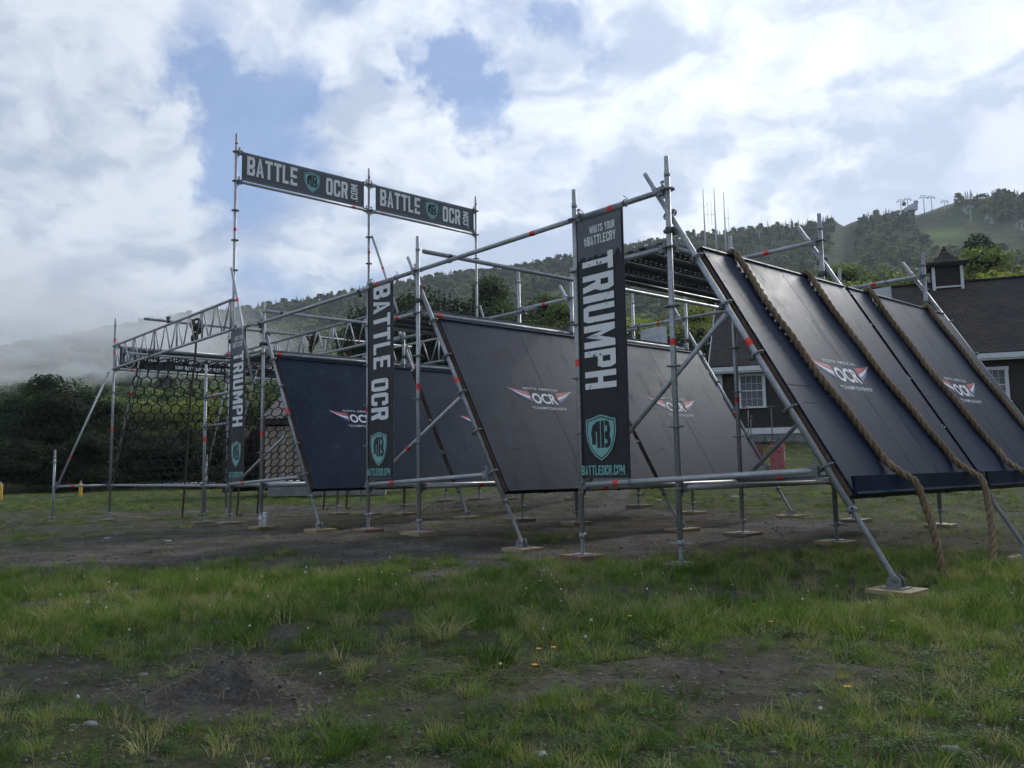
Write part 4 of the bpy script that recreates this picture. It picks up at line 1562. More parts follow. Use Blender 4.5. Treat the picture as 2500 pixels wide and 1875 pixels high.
for (s, t, z, kind) in PADS:
    r = int(round(t / T1))
    o = bpy.data.objects.new('timber_block', ME_PAD[kind])
    place(o, MS @ Matrix.Translation((s + R_.uniform(-.02, .02), t + R_.uniform(-.02, .02), z)) @ Matrix.Rotation(R_.uniform(-.12, .12), 4, 'Z') @ Matrix.Diagonal((R_.uniform(.95, 1.1), R_.uniform(.95, 1.1), 1, 1)))
    wd = {'new': 'pale pine', 'damp': 'damp grey', 'red': 'reddish'}[kind]
    tag(o, '%s timber block under the %s, %s row' % (wd, post_name(s), rowname[r]), 'wooden block', 'timber blocks under the scaffold feet')


# ---------------------------------------------------------------- lettering
def text_mesh(body, mat, height, width=None, bold=.018, spacing=1.0, extrude=0.0):
    """flat lettering centred on the origin in local XY; height is cap height, width squeezes the line"""
    cu = bpy.data.curves.new('lettering', 'FONT')
    cu.body = body
    cu.size = 1.0
    cu.offset = bold
    cu.space_character = spacing
    cu.resolution_u = 3
    cu.align_x = 'LEFT'
    ob = bpy.data.objects.new('lettering_src', cu)
    me = bpy.data.meshes.new_from_object(ob)
    bpy.data.objects.remove(ob)
    xs = [v.co.x for v in me.vertices]; ys = [v.co.y for v in me.vertices]
    x0, x1, y0, y1 = min(xs), max(xs), min(ys), max(ys)
    fy = height / (y1 - y0)
    fx = (width / (x1 - x0)) if width else fy
    for v in me.vertices:
        v.co = ((v.co.x - (x0 + x1) / 2) * fx, (v.co.y - (y0 + y1) / 2) * fy, 0)
    me.materials.clear()
    me.materials.append(mat)
    return me


# narrow poster capitals, drawn as outlines on a 0..1 by 0..1 cell (x, y); holes are cut by splitting the strokes
def glyph(ch):
    """returns a list of convex polygons in a unit cell"""
    k, v = .34, .17                      # stem width, bar height
    c = .16                              # corner cut
    def R(x0, y0, x1, y1): return [(x0, y0), (x1, y0), (x1, y1), (x0, y1)]
    def O(x0, y0, x1, y1, cc=c, kk=k, vv=v):
        # cut cornered ring
        P_ = [[(x0, y0 + cc), (x0 + kk, y0 + vv), (x0 + kk, y1 - vv), (x0, y1 - cc)],
              [(x1 - kk, y0 + vv), (x1, y0 + cc), (x1, y1 - cc), (x1 - kk, y1 - vv)],
              [(x0 + cc * .8, y0), (x1 - cc * .8, y0), (x1, y0 + cc), (x1 - kk, y0 + vv), (x0 + kk, y0 + vv), (x0, y0 + cc)],
              [(x0, y1 - cc), (x0 + kk, y1 - vv), (x1 - kk, y1 - vv), (x1, y1 - cc), (x1 - cc * .8, y1), (x0 + cc * .8, y1)]]
        return P_
    G = {
        'T': [R(0, 1 - v, 1, 1), R(.5 - k / 2, 0, .5 + k / 2, 1 - v)],
        'I': [R(.5 - k / 2, 0, .5 + k / 2, 1)],
        'L': [R(0, 0, k, 1), R(k, 0, .95, v)],
        'E': [R(0, 0, k, 1), R(k, 0, .95, v), R(k, 1 - v, .95, 1), R(k, .5 - v / 2, .85, .5 + v / 2)],
        'H': [R(0, 0, k, 1), R(1 - k, 0, 1, 1), R(k, .5 - v / 2, 1 - k, .5 + v / 2)],
        'A': [[(0, 0), (k * .95, 0), (.5, .80), (.62, 1), (.38, 1)], [(1, 0), (.62, 1), (.5, .80), (1 - k * .95, 0)], R(.27, .20, .73, .34)],
        'M': [R(0, 0, k * .85, 1), R(1 - k * .85, 0, 1, 1), [(k * .85, 1), (k * .85, .62), (.5, .05), (.56, .38)], [(1 - k * .85, 1), (.44, .38), (.5, .05), (1 - k * .85, .62)]],
        'W': [[(0, 1), (.16, 0), (.36, 0), (.27, 1)], [(.16, 0), (.36, 0), (.56, .75), (.44, .75)], [(.64, 0), (.84, 0), (.56, .75), (.44, .75)], [(.73, 1), (.64, 0), (.84, 0), (1, 1)]],
        'Y': [[(0, 1), (.33, .42), (.67, .42), (.34, 1)], [(.66, 1), (.45, .42), (.67, .42), (1, 1)], R(.5 - k / 2, 0, .5 + k / 2, .42)],
        'U': [R(0, c, k, 1), R(1 - k, c, 1, 1), [(c * .8, 0), (1 - c * .8, 0), (1, c), (1 - k, v), (k, v), (0, c)]],
        'O': O(0, 0, 1, 1),
        'P': [R(0, 0, k, 1), [(k, 1 - v), (1 - k, 1 - v), (1, 1 - c), (1 - c * .8, 1), (k, 1)], [(k, .42), (1 - c * .8, .42), (1, .42 + c), (1 - k, .42 + v), (k, .42 + v)], R(1 - k, .42 + v * .9, 1, 1 - c)],
        'S': [[(0, c), (c * .8, 0), (1 - c * .8, 0), (1, c), (1 - k, v), (k, v)], R(0, c, k, .32), R(1 - k, c, 1, .46), [(0, .56), (k, .60), (1, .40), (1 - k, .36)], R(0, .56, k, 1 - c),
              [(0, 1 - c), (k, 1 - v), (1 - k, 1 - v), (1, 1 - c), (1 - c * .8, 1), (c * .8, 1)], R(1 - k, .70, 1, 1 - c)],
        'C': [R(0, c, k, 1 - c), [(0, c), (c * .8, 0), (1 - c * .8, 0), (1, c), (1 - k, v), (k, v)], [(0, 1 - c), (k, 1 - v), (1 - k, 1 - v), (1, 1 - c), (1 - c * .8, 1), (c * .8, 1)],
              R(1 - k, c, 1, .36), R(1 - k, .64, 1, 1 - c)],
        'N': [R(0, 0, k * .9, 1), R(1 - k * .9, 0, 1, 1), [(k * .9, 1), (k * .9, .62), (1 - k * .9, 0), (1 - k * .9, .38)]],
        '.': [R(.3, 0, .75, v)],
        '#': [R(.18, 0, .36, 1), R(.64, 0, .82, 1), R(0, .25, 1, .39), R(0, .61, 1, .75)],
    }
    G['B'] = G['P'] + [[(k, 0), (1 - c * .8, 0), (1, c), (1 - k, v), (k, v)], R(1 - k, c, 1, .40)] + [[(k, .42), (1 - k, .42), (1 - k * .5, .36), (k, .36)]]
    G['R'] = G['P'] + [[(k * 1.3, .42), (1 - k, 0), (1, 0), (.85, .42)]]
    G['G'] = G['C'] + [R(.52, .36, 1, .50)]
    return G.get(ch, [])


def poster_text(body, mat, width, height, gap=.16, narrow={'I': .42, '.': .35, ' ': .55, 'M': 1.3, 'W': 1.35, 'L': .9, '#': 1.05}):
    """poster capitals centred on the origin, filling width x height"""
    ws = [narrow.get(ch, 1.0) for ch in body]
    tot = sum(ws) + gap * (len(body) - 1)
    ux = width / tot
    mb = MB()
    x = -width / 2
    for ch, w_ in zip(body, ws):
        for poly in glyph(ch):
            cx = .5 if ch == 'I' else None
            pts = []
            for (a, b) in poly:
                aa = a
                if ch == 'I': aa = (a - .33) / .34
                if ch == '.': aa = (a - .3) / .45
                pts.append((x + aa * w_ * ux, (b - .5) * height, 0))
            mb.poly(pts)
        x += (w_ + gap) * ux
    return mb.mesh('lettering', mat)


def shield(parent, M, w_, h_, ring=M_TEAL, fill=M_TEAL, ink=M_INK, letters=M_INK):
    """heater shield: coloured rim, black line, coloured field and the two joined initials"""
    def outline(k):
        P_ = [(-.5, .40), (-.34, .42), (-.18, .46), (0, .5), (.18, .46), (.34, .42), (.5, .40), (.52, .15), (.47, -.08), (.36, -.28), (.2, -.42), (0, -.52), (-.2, -.42), (-.36, -.28), (-.47, -.08), (-.52, .15)]
        return [(x * w_ * k, y * h_ * k) for x, y in P_]
    for i, (k, mt) in enumerate(((1.0, ring), (.93, ink), (.875, fill))):
        mb = MB()
        mb.poly([(x, y, .0006 * i) for x, y in outline(k)])
        o = mb.add(('shield_rim', 'shield_line', 'shield_field')[i], mt, M, parent)
    mb = MB()
    z = .0022
    W_, H_ = w_, h_
    def q(*pts): mb.poly([(x * W_, y * H_, z) for x, y in pts])
    # left letter: hooded helmet like A
    q((-.30, -.16), (-.17, -.16), (-.17, .02), (-.31, .02))
    q((-.33, .02), (-.17, .02), (-.17, .20), (-.27, .27), (-.33, .12))
    q((-.17, .12), (-.02, .12), (-.02, .36), (-.12, .35), (-.27, .27))
    q((-.13, -.24), (-.02, -.24), (-.02, .12), (-.13, .12))
    # right letter: B split into stem and bows
    q((.01, -.24), (.12, -.24), (.12, .36), (.01, .36))
    q((.14, .25), (.22, .25), (.31, .22), (.29, .32), (.22, .36), (.14, .36))
    q((.22, .10), (.31, .08), (.33, .17), (.31, .23), (.22, .25))
    q((.14, .02), (.30, .02), (.31, .09), (.22, .12), (.14, .12))
    q((.14, .02), (.30, .02), (.34, -.06), (.22, -.07), (.14, -.03))
    q((.22, -.07), (.34, -.06), (.33, -.16), (.27, -.22), (.22, -.15))
    q((.14, -.14), (.22, -.14), (.28, -.21), (.22, -.24), (.14, -.24))
    mb.add('shield_letters', letters, M, parent)


def cloth(w_, h_, seed, amp=.008, nx=10, nz=40, mat=M_BAN):
    """thin rippled sheet: local x across, y up, z out of the face; origin at its centre"""
    V, F, mi = [], [], []
    for side in (0, 1):
        for j in range(nz + 1):
            for i in range(nx + 1):
                x, y = (i / nx - .5) * w_, (j / nz - .5) * h_
                z = amp * mnoise.noise((x * 3 + seed, y * 1.6, seed)) * (1 - abs(j / nz - .5) * 1.0)
                V.append((x, y, z - .0008 - .0022 * side))
    n = (nx + 1) * (nz + 1)
    for side in (0, 1):
        for j in range(nz):
            for i in range(nx):
                a = side * n + j * (nx + 1) + i
                f = (a, a + 1, a + nx + 2, a + nx + 1)
                F.append(f if side == 0 else f[::-1]); mi.append(side)
    for j in range(nz):
        for i in (0, nx):
            a = j * (nx + 1) + i
            F.append((a, a + nx + 1, a + nx + 1 + n, a + n)); mi.append(1)
    for i in range(nx):
        for j in (0, nz):
            a = j * (nx + 1) + i
            F.append((a, a + 1, a + 1 + n, a + n)); mi.append(1)
    return mesh_of('cloth', V, F, [mat, M_BANBACK], mi, True)


def ripple(me, seed, amp, w_, h_, off=.002):
    """lay flat lettering on the rippled cloth"""
    return me


def strap(parent, p, axis, r=TR + .004):
    mb = MB()
    pts = []
    for k in range(13):
        a = 2 * pi * k / 12
        pts.append(((r + .004) * cos(a), (r + .004) * sin(a), .004 * sin(a * 2)))
    mb.tube(pts, .004, 5, caps=False)
    mb.tube([(r, 0, 0), (r + .01, .01, .01), (r + .03, .025, -.01), (r + .032, .05, -.03)], .0035, 5)
    return mb.add('strap', M_STRAP, MS @ frame(p, axis), parent)


def upright_banner(s0, s1, lower, upper, texts, label, t=-.062, head=False, top_bar=True):
    w_, h_ = s1 - s0, upper - lower
    cx, cz = (s0 + s1) / 2, (lower + upper) / 2
    F = MS @ Matrix(((1, 0, 0, cx), (0, 0, -1, t), (0, 1, 0, cz), (0, 0, 0, 1)))      # x along s, y up, z towards -t
    th = thing('upright_banner', label, 'banner', MS @ Matrix.Translation((cx, t, lower)))
    add('cloth', cloth(w_, h_, s0, amp=.004), F, th)
    mb = MB()
    for sg in (-1, 1):
        mb.box(sg * (w_ / 2 - .008), 0, .0015, .012, h_, .002)
    mb.add('hem', M_STRAP, F, th)
    if head:
        n = 24
        mb = MB()
        up = [(-w_ / 2 + .02, h_ / 2 - .02), (w_ / 2 - .02, h_ / 2 - .02)]
        lowp = []
        for i in range(n + 1):
            x = w_ / 2 - .02 - (w_ - .04) * i / n
            lowp.append((x, h_ / 2 - .38 + .05 * mnoise.noise((x * 25, s0, 1)) + .02 * mnoise.noise((x * 90, s0, 4))))
        mb.poly([(x, y, .0052) for x, y in up + lowp])
        mb.add('printed_head_patch', M_BANTOP, F, th)
    for (kind, body, x, y, w2, h2, mt) in texts:
        # x, y: site s and h of the centre
        if kind == 'down':        # reads downwards, letter tops to the right
            me = poster_text(body, mt, w2, h2)
            Mx = F @ Matrix.Translation((x - cx, y - cz, .006)) @ Matrix.Rotation(-pi / 2, 4, 'Z')
        elif kind == 'flat':
            me = poster_text(body, mt, w2, h2)
            Mx = F @ Matrix.Translation((x - cx, y - cz, .008))
        if kind == 'shield':
            shield(th, F @ Matrix.Translation((x - cx, y - cz, .0055)), w2, h2)
        else:
            add('lettering', me, Mx, th)
    # bungee straps at the corners
    for (s_, z_) in ((s0 + .02, LV(5)), (s1 - .02, LV(5))):
        strap(th, (s_, 0, z_), (1, 0, 0))
    mb = MB()
    for s_ in (s0 + .02, s1 - .02):
        mb.tube([(s_, t + .01, upper - .01), (s_, -.02, LV(5) - .02)], .004, 5)
        mb.tube([(s_, t, lower + .01), (s_ + .015, t - .02, lower - .06), (s_ + .03, -.05, LV(0) + .02)], .004, 5)
    mb.add('cord', M_STRAP, MS, th)
    return th


upright_banner(7.775, 8.345, -.075, 2.29, [
    ('flat', 'WHATS YOUR', 8.10, 2.165, .30, .07, M_WHITE), ('flat', '#BATTLECRY', 8.07, 2.065, .38, .085, M_WHITE),
    ('down', 'TRIUMPH', 8.035, 1.325, 1.22, .37, M_WHITE),
    ('shield', '', 8.02, .285, .345, .40, None), ('flat', 'BATTLEOCR.COM', 8.035, -.005, .505, .085, M_TEALT)],
    'tall black banner reading TRIUMPH on the nearest scaffold, with teal shield', head=True)
upright_banner(4.175, 4.745, -.075, 2.29, [
    ('down', 'BATTLE', 4.50, 1.76, 1.02, .37, M_WHITE), ('down', 'OCR', 4.455, .885, .50, .37, M_WHITE),
    ('shield', '', 4.43, .295, .345, .40, None), ('flat', 'BATTLEOCR.COM', 4.43, .015, .505, .085, M_TEALT)],
    'tall black banner reading BATTLE OCR on the middle scaffold')
upright_banner(.055, .625, -.075, 2.29, [
    ('flat', 'WHATS YOUR', .38, 2.165, .30, .07, M_WHITE), ('flat', '#BATTLECRY', .35, 2.065, .38, .085, M_WHITE),
    ('down', 'TRIUMPH', .38, 1.355, 1.18, .37, M_WHITE),
    ('shield', '', .35, .335, .345, .40, None), ('flat', 'BATTLEOCR.COM', .355, .015, .505, .085, M_TEALT)],
    'smallest TRIUMPH banner, black, at the foot of the leftmost tall sign post', head=True)


def back_banner(s0, s1, label):
    """banner on the rear row, seen from its white back with the print showing through"""
    w_, h_ = s1 - s0, 2.365
    cx, cz = (s0 + s1) / 2, 2.29 - h_ / 2
    t = 2 * T1 + .055
    F = MS @ Matrix(((1, 0, 0, cx), (0, 0, -1, t), (0, 1, 0, cz), (0, 0, 0, 1)))
    th = thing('upright_banner', label, 'banner', MS @ Matrix.Translation((cx, t, -.075)))
    me = cloth(w_, h_, s0, amp=.01)
    for p in me.polygons: p.material_index = 1
    add('cloth', me, F, th)
    me = poster_text('BATTLE OCR', M_BANGHOST, 1.6, .37)
    add('lettering', me, F @ Matrix.Translation((-.02, .25, .004)) @ Matrix.Rotation(-pi / 2, 4, 'Z') @ Matrix.Diagonal((1, -1, 1, 1)), th)
    for s_ in (s0 + .02, s1 - .02): strap(th, (s_, 2 * T1, LV(5)), (1, 0, 0))


back_banner(4.19, 4.74, 'pale back of a banner hanging at the rear row of the middle scaffold')
back_banner(7.79, 8.35, 'pale back of a banner seen above the top of the rope ramp')


def sign(t0, t1, zlo, zhi, s, items, label, cloth_mat=None, top=LV(11), bot=LV(10), cat='banner', name='overhead_banner'):
    w_, h_ = t1 - t0, zhi - zlo
    ct, cz = (t0 + t1) / 2, (zlo + zhi) / 2
    F = MS @ Matrix(((0, 0, 1, s), (1, 0, 0, ct), (0, 1, 0, cz), (0, 0, 0, 1)))       # x along t, y up, z towards +s
    th = thing(name, label, cat, MS @ Matrix.Translation((s, ct, zlo)))
    add('cloth', cloth(w_, h_, t0, .003, 40, 8, cloth_mat or M_BANG), F, th)
    for it in items:
        kind, body, x, y, w2, h2, mt = it
        if kind == 'shield':
            if mt == 'white': shield(th, F @ Matrix.Translation((x - ct, y - cz, .004)), w2, h2, M_WHITEC, M_BAN, M_BAN, M_WHITEC)
            else: shield(th, F @ Matrix.Translation((x - ct, y - cz, .004)), w2, h2)
            continue
        me = poster_text(body, mt, w2, h2)
        Mx = F @ Matrix.Translation((x - ct, y - cz, .006))
        if kind == 'up': Mx = Mx @ Matrix.Rotation(pi / 2, 4, 'Z')
        add('lettering', me, Mx, th)
    for t_ in (t0, t1):
        for z_ in (top, bot): strap(th, (0 if s > -1 else -6.21, t_, z_), (0, 1, 0))
    return th


sign(.085, 2.43, 4.865, 5.355, .03, [('flat', 'BATTLE', .635, 5.14, .92, .32, M_WHITE), ('shield', '', 1.37, 5.115, .30, .36, None),
     ('flat', 'OCR', 1.865, 5.11, .44, .31, M_WHITE), ('up', '.COM', 2.22, 5.10, .32, .14, M_WHITE)],
     'overhead charcoal banner reading BATTLE OCR.COM, left of the two')
sign(2.68, 5.035, 4.865, 5.355, .03, [('flat', 'BATTLE', 3.235, 5.14, .92, .32, M_WHITE), ('shield', '', 3.97, 5.115, .30, .36, None),
     ('flat', 'OCR', 4.455, 5.11, .44, .31, M_WHITE), ('up', '.COM', 4.82, 5.10, .32, .14, M_WHITE)],
     'overhead charcoal banner reading BATTLE OCR.COM, right of the two')
for (o_, lb) in ((0, 'black banner reading BATTLE OBSTACLE COURSE RACING above the cargo net, left one'), (T1, 'black race banner above the net, right one, partly hidden by the far ramp')):
    sign(o_ + .10, o_ + 2.47, 2.37, 2.81, -6.18, [('shield', '', o_ + .30, 2.575, .31, .38, 'white'), ('flat', 'BATTLE OBSTACLE COURSE RACING', o_ + 1.455, 2.63, 1.96, .13, M_WHITE),
         ('flat', 'WWW.BATTLEOCRRACING.COM', o_ + 1.86, 2.465, 1.12, .085, M_WHITE)], lb, M_BAN, LV(6), LV(5), name='race_banner')


# ---------------------------------------------------------------- ramps
PU = Vector((-0.511, 0, 0.8596)).normalized()       # up the slope
PN = Vector((0.8596, 0, 0.511)).normalized()        # out of the face
PT = Vector((0, 1, 0))


def face_frame(sp, t, u, off):
    """x along t, y up the slope, z out of the face"""
    o = Vector((sp + 1.255, t, -.01)) + PU * u + PN * off
    return MS @ Matrix(((PT.x, PU.x, PN.x, o.x), (PT.y, PU.y, PN.y, o.y), (PT.z, PU.z, PN.z, o.z), (0, 0, 0, 1)))


def wing(sgn):
    """three feather bands: red, white and blue, sweeping up to the tip"""
    bands = []
    n = 14
    for (a0, a1, q1, mi) in ((.0, .42, 1.0, 0), (.47, .74, .97, 1), (.79, 1.0, .72, 2)):
        strip = []
        for i in range(n + 1):
            q = i / n * q1
            x = .235 + q * .295 - .03 * a0 * (1 - q)
            top = .085 + .045 * q ** 1.5
            bot = -.055 + .185 * q ** 1.25
            bot = min(bot, top)
            y0, y1 = top + (bot - top) * a0, top + (bot - top) * a1
            if q1 < 1 and i == n: y1 = y0
            strip.append((sgn * x, y0, y1))
        bands.append((mi, strip))
    return bands


OFF = .065
M_SCREW = simple('dark_screw', (0.03, 0.028, 0.025), .6)


def ramp(sp, lane, label, logo=True):
    t0 = .085 if lane == 0 else 2.56
    wd = 2.40
    ulo, uhi = -.245, (2.055 if sp > 8 else 1.985)
    L = uhi - ulo
    th = thing('ramp_wall', label, 'climbing wall', face_frame(sp, t0 + wd / 2, ulo, OFF), 'black climbing ramps')
    # two plywood sheets side by side, each 18 mm thick, with a hairline seam
    for k in range(2):
        mb = MB()
        w2 = wd / 2
        mb.box(0, L / 2, -.009, w2 - .0025, L, .018)
        o = mb.add('plywood_sheet', [M_PLY], face_frame(sp, t0 + w2 * (k + .5), ulo, OFF + .0008 * k), th)
    # timber frame behind
    for k in range(5):
        tt = t0 + .019 + (wd - .038) * k / 4
        mb = MB()
        mb.box(0, L / 2 + .01, -.0445, .038, L + .03, .089)
        mb.add('stud', M_STUD, face_frame(sp, tt, ulo, OFF - .018), th)
    for u in (ulo + .06, ulo + .8, ulo + 1.55, uhi - .02):
        mb = MB()
        mb.box(0, 0, -.030, wd - .09, .038, .055)
        mb.add('cross_batten', M_STUD, face_frame(sp, t0 + wd / 2, u, OFF - .019), th)
    # top cap board and lower toe board
    mb = MB()
    mb.box(0, .010, -.016, wd, .016, .055)
    mb.add('top_cap', M_PLY, face_frame(sp, t0 + wd / 2, uhi, OFF), th)
    mb = MB()
    mb.prism([(-.035, .0), (.055, -.012), (.055, -.03), (-.035, -.018)], -wd / 2, wd / 2)
    Mx = face_frame(sp, t0 + wd / 2, ulo, OFF) @ Matrix(((0, 0, 1, 0), (1, 0, 0, 0), (0, 1, 0, 0), (0, 0, 0, 1)))
    mb = MB()
    # the ramp with the ropes has an angled toe board: stands out of the face and tips down
    a = radians(24)
    if sp > 8: mb.box(0, 0, 0, wd, .115, .018, Matrix.Translation((0, .052, .026)) @ Matrix.Rotation(a, 4, 'X'))
    mb.box(0, -.012, -.02, wd, .018, .075)
    mb.add('toe_board', M_PLY, face_frame(sp, t0 + wd / 2, ulo, OFF), th)
    # white cable ties at the inner edge
    for u in (.35, .95, 1.6, 2.0):
        mb = MB()
        mb.box(0, 0, 0, .05, .008, .003)
        mb.add('cable_tie', M_CABLE, face_frame(sp, t0 + (wd + .02 if lane == 0 else -.02), u + R_.uniform(-.05, .05), OFF - .01) @ Matrix.Rotation(R_.uniform(-.3, .3), 4, 'Z'), th)
    # scored lines
    mb = MB()
    for (x0, x1, y) in ((.10, .33, .78), (1.9, 2.38, 1.05), (1.72, 2.39, .30), (.03, .4, .95)) if sp > 8 else ((.9, 1.1, 1.3), (.3, .42, .5)):
        q = R_.uniform(-.02, .02)
        mb.box((x0 + x1) / 2 - wd / 2, y + q, .0, x1 - x0, .004, .0012)
    sb = MB()
    for q in range(9):
        for x in (.03, .62, 1.17, 1.23, 1.78, 2.37):
            a_, b_ = x - wd / 2 + R_.uniform(-.006, .006), .08 + (L - .16) * q / 8 + R_.uniform(-.01, .01)
            sb.prism([(a_ + .006 * cos(k * pi / 3), b_ + .006 * sin(k * pi / 3)) for k in range(6)], 0, .0014)
    so = sb.add('screw_heads', M_SCREW, face_frame(sp, t0 + wd / 2, ulo, OFF + .0002), th)
    so['kind'] = 'stuff'
    mb.add('scratches', M_STRAP, face_frame(sp, t0 + wd / 2, ulo, OFF + .0015), th)
    if logo:
        F = face_frame(sp, t0 + 1.12, .87 if sp > 8 else .96, OFF + .0018)
        lg = MB()
        for sgn in (-1, 1):
            for mi, strip in wing(sgn):
                for (x0, a0, b0), (x1, a1, b1) in zip(strip, strip[1:]):
                    pts = [(x0, a0, 0), (x1, a1, 0), (x1, b1, 0), (x0, b0, 0)]
                    lg.poly(pts if sgn > 0 else pts[::-1], mi)
            # little return stroke by the letters
            p = [(.215, .075, 0), (.232, .08, 0), (.225, .0, 0), (.245, -.075, 0), (.225, -.05, 0), (.208, .0, 0)]
            p = [(sgn * x, y, z) for x, y, z in p]
            lg.poly(p if sgn > 0 else p[::-1], 0)
        logo_ob = lg.add('logo', [M_RED, M_WHITEC, M_BLUE], F @ Matrix.Translation((0, -.01, 0)), th)
        add('lettering', text_mesh('OCR', M_WHITEC, .15, .39, bold=.03), F @ Matrix.Translation((0, -.02, 0)), logo_ob)
        add('lettering', text_mesh('NORTH AMERICAN', M_WHITEC, .036, .56, bold=.010, spacing=1.35), F @ Matrix.Translation((0, .115, 0)), logo_ob)
        add('lettering', text_mesh('*CHAMPIONSHIPS*', M_WHITEC, .042, .56, bold=.010, spacing=1.25), F @ Matrix.Translation((.02, -.155, 0)), logo_ob)
    return th


ramp(S_P4, 0, 'nearest sloping black ramp with its brown timber edge and two ropes')
ramp(S_P4, 1, 'sloping black ramp at the right edge of the photo, right of the dark gap')
ramp(S_P2, 0, 'middle black ramp with the OCR logo, left of the nearest TRIUMPH banner')
ramp(S_P2, 1, 'greyer black ramp seen right of the nearest TRIUMPH banner')
ramp(S_M, 0, 'farthest black ramp, left of the BATTLE OCR banner')
ramp(S_M, 1, 'far black ramp between the BATTLE OCR banner and the middle ramp')


# ---------------------------------------------------------------- ropes
def smooth_path(pts, n):
    """Catmull-Rom resample to n points"""
    P_ = [Vector(p) for p in pts]
    P_ = [P_[0] * 2 - P_[1]] + P_ + [P_[-1] * 2 - P_[-2]]
    segs = len(P_) - 3
    out = []
    for i in range(n):
        x = i / (n - 1) * segs
        k = min(int(x), segs - 1)
        u = x - k
        a, b, c, d = P_[k:k + 4]
        out.append(.5 * ((2 * b) + (c - a) * u + (2 * a - 5 * b + 4 * c - d) * u * u + (3 * b - a - 3 * c + d) * u ** 3))
    # even spacing
    L = [0]
    for p, q in zip(out, out[1:]): L.append(L[-1] + (q - p).length)
    res = []
    j = 0
    for i in range(n):
        s_ = L[-1] * i / (n - 1)
        while j < n - 2 and L[j + 1] < s_: j += 1
        f = (s_ - L[j]) / max(1e-9, L[j + 1] - L[j])
        res.append(out[j].lerp(out[j + 1], max(0, min(1, f))))
    return res, L[-1]


def rope(path, rad, label, group, mat=None, step=.014, pitch=None, seg=7, knot=None, cat='rope', name='climbing_rope', frayed=True):
    pts, L = smooth_path(path, 200)
    n = int(L / step) + 2
    pts, L = smooth_path(path, n)
    pitch = pitch or rad * 7.5
    mb = MB()
    up = None
    fr = []
    for i, p in enumerate(pts):
        t = (pts[min(i + 1, n - 1)] - pts[max(i - 1, 0)]).normalized()
        up = t.orthogonal().normalized() if up is None else (up - t * up.dot(t)).normalized()
        fr.append((p, up.copy(), t.cross(up)))
    for k in range(3):
        sp_ = []
        for i, (p, u, v) in enumerate(fr):
            a = 2 * pi * (k / 3 + L * i / (n - 1) / pitch)
            w_ = 1 + .05 * mnoise.noise((i * .3, k * 5, rad))
            sp_.append(p + (u * cos(a) + v * sin(a)) * rad * .56 * w_)
        mb.tube(sp_, rad * .53, seg)
    if knot:
        for (c, r_) in knot:
            c = Vector(c)
            for q in range(3):
                ax = Vector((R_.uniform(-1, 1), R_.uniform(-1, 1), R_.uniform(-.4, .4))).normalized()
                u = ax.orthogonal().normalized(); v = ax.cross(u)
                lp = [c + (u * cos(2 * pi * i / 14) * r_ + v * sin(2 * pi * i / 14) * r_ * .8) + ax * .25 * r_ * sin(4 * pi * i / 14) for i in range(15)]
                mb.tube(lp, rad * .95, 7)
    if frayed:
        e = pts[-1]
        d = (pts[-1] - pts[-3]).normalized()
        for _ in range(22):
            a = Vector((R_.gauss(0, 1), R_.gauss(0, 1), R_.gauss(0, 1))) * rad * .45
            mb.tube([e + a, e + a * 1.7 + d * R_.uniform(.01, .045)], [.0016, .0006], 3)
    o = mb.mesh('rope', mat or M_ROPE)
    ob = bpy.data.objects.new(name, o)
    place(ob, MS)
    tag(ob, label, cat, group)
    return ob


def on_face(t, u, off): return Vector((S_P4 + 1.255, t, -.01)) + PU * u + PN * off


GR = 'thick ropes lying down the rope ramp'
RL = ['thick brown rope lying down the nearest ramp, leftmost of the four', 'thick brown rope on the nearest ramp just left of the dark gap',
      'thick brown rope just right of the dark gap between the ramps', 'thick rope along the far right side of the right ramp']
ENDS = [((10.33, .80), (10.43, .86)), ((10.33, 2.10), (10.41, 1.90)), ((10.34, 3.32), (10.36, 3.12)), ((10.34, 4.78), (10.4, 4.7))]
for i, tt in enumerate((.545, 1.76, 3.02, 4.49)):
    mid = ENDS[i][0][1]; ed = ENDS[i][1]
    gz = pad_z(*ed) + (.0 if i < 2 else .01)
    P_ = [on_face(tt - .12, 1.78, -.12), on_face(tt - .09, 1.98, -.09), on_face(tt - .05, 2.095, .0), on_face(tt, 2.10, .085), on_face(tt + .005, 2.0, .095)]
    for q in range(1, 10):
        u = 2.02 - (2.02 - .1) * q / 9
        P_.append(on_face(tt + (mid - tt) * (1 - (u - .1) / 1.92) ** 2.2 + .014 * sin(q * 1.9 + i), u, .0925))
    P_ += [on_face(mid, -.03, .10), on_face(mid + .008, -.15, .145), on_face(mid + .02, -.26, .185), ]
    a = P_[-1]
    e = Vector((ed[0] + .03, ed[1] + .02, gz))
    for q in (.3, .6, .85, 1.0):
        P_.append(a.lerp(e, q) + Vector((.03 * sin(pi * q), 0, 0)))
    rope(P_, .0275, RL[i], GR, knot=[(on_face(tt - .14, 1.86, -.10), .05)])

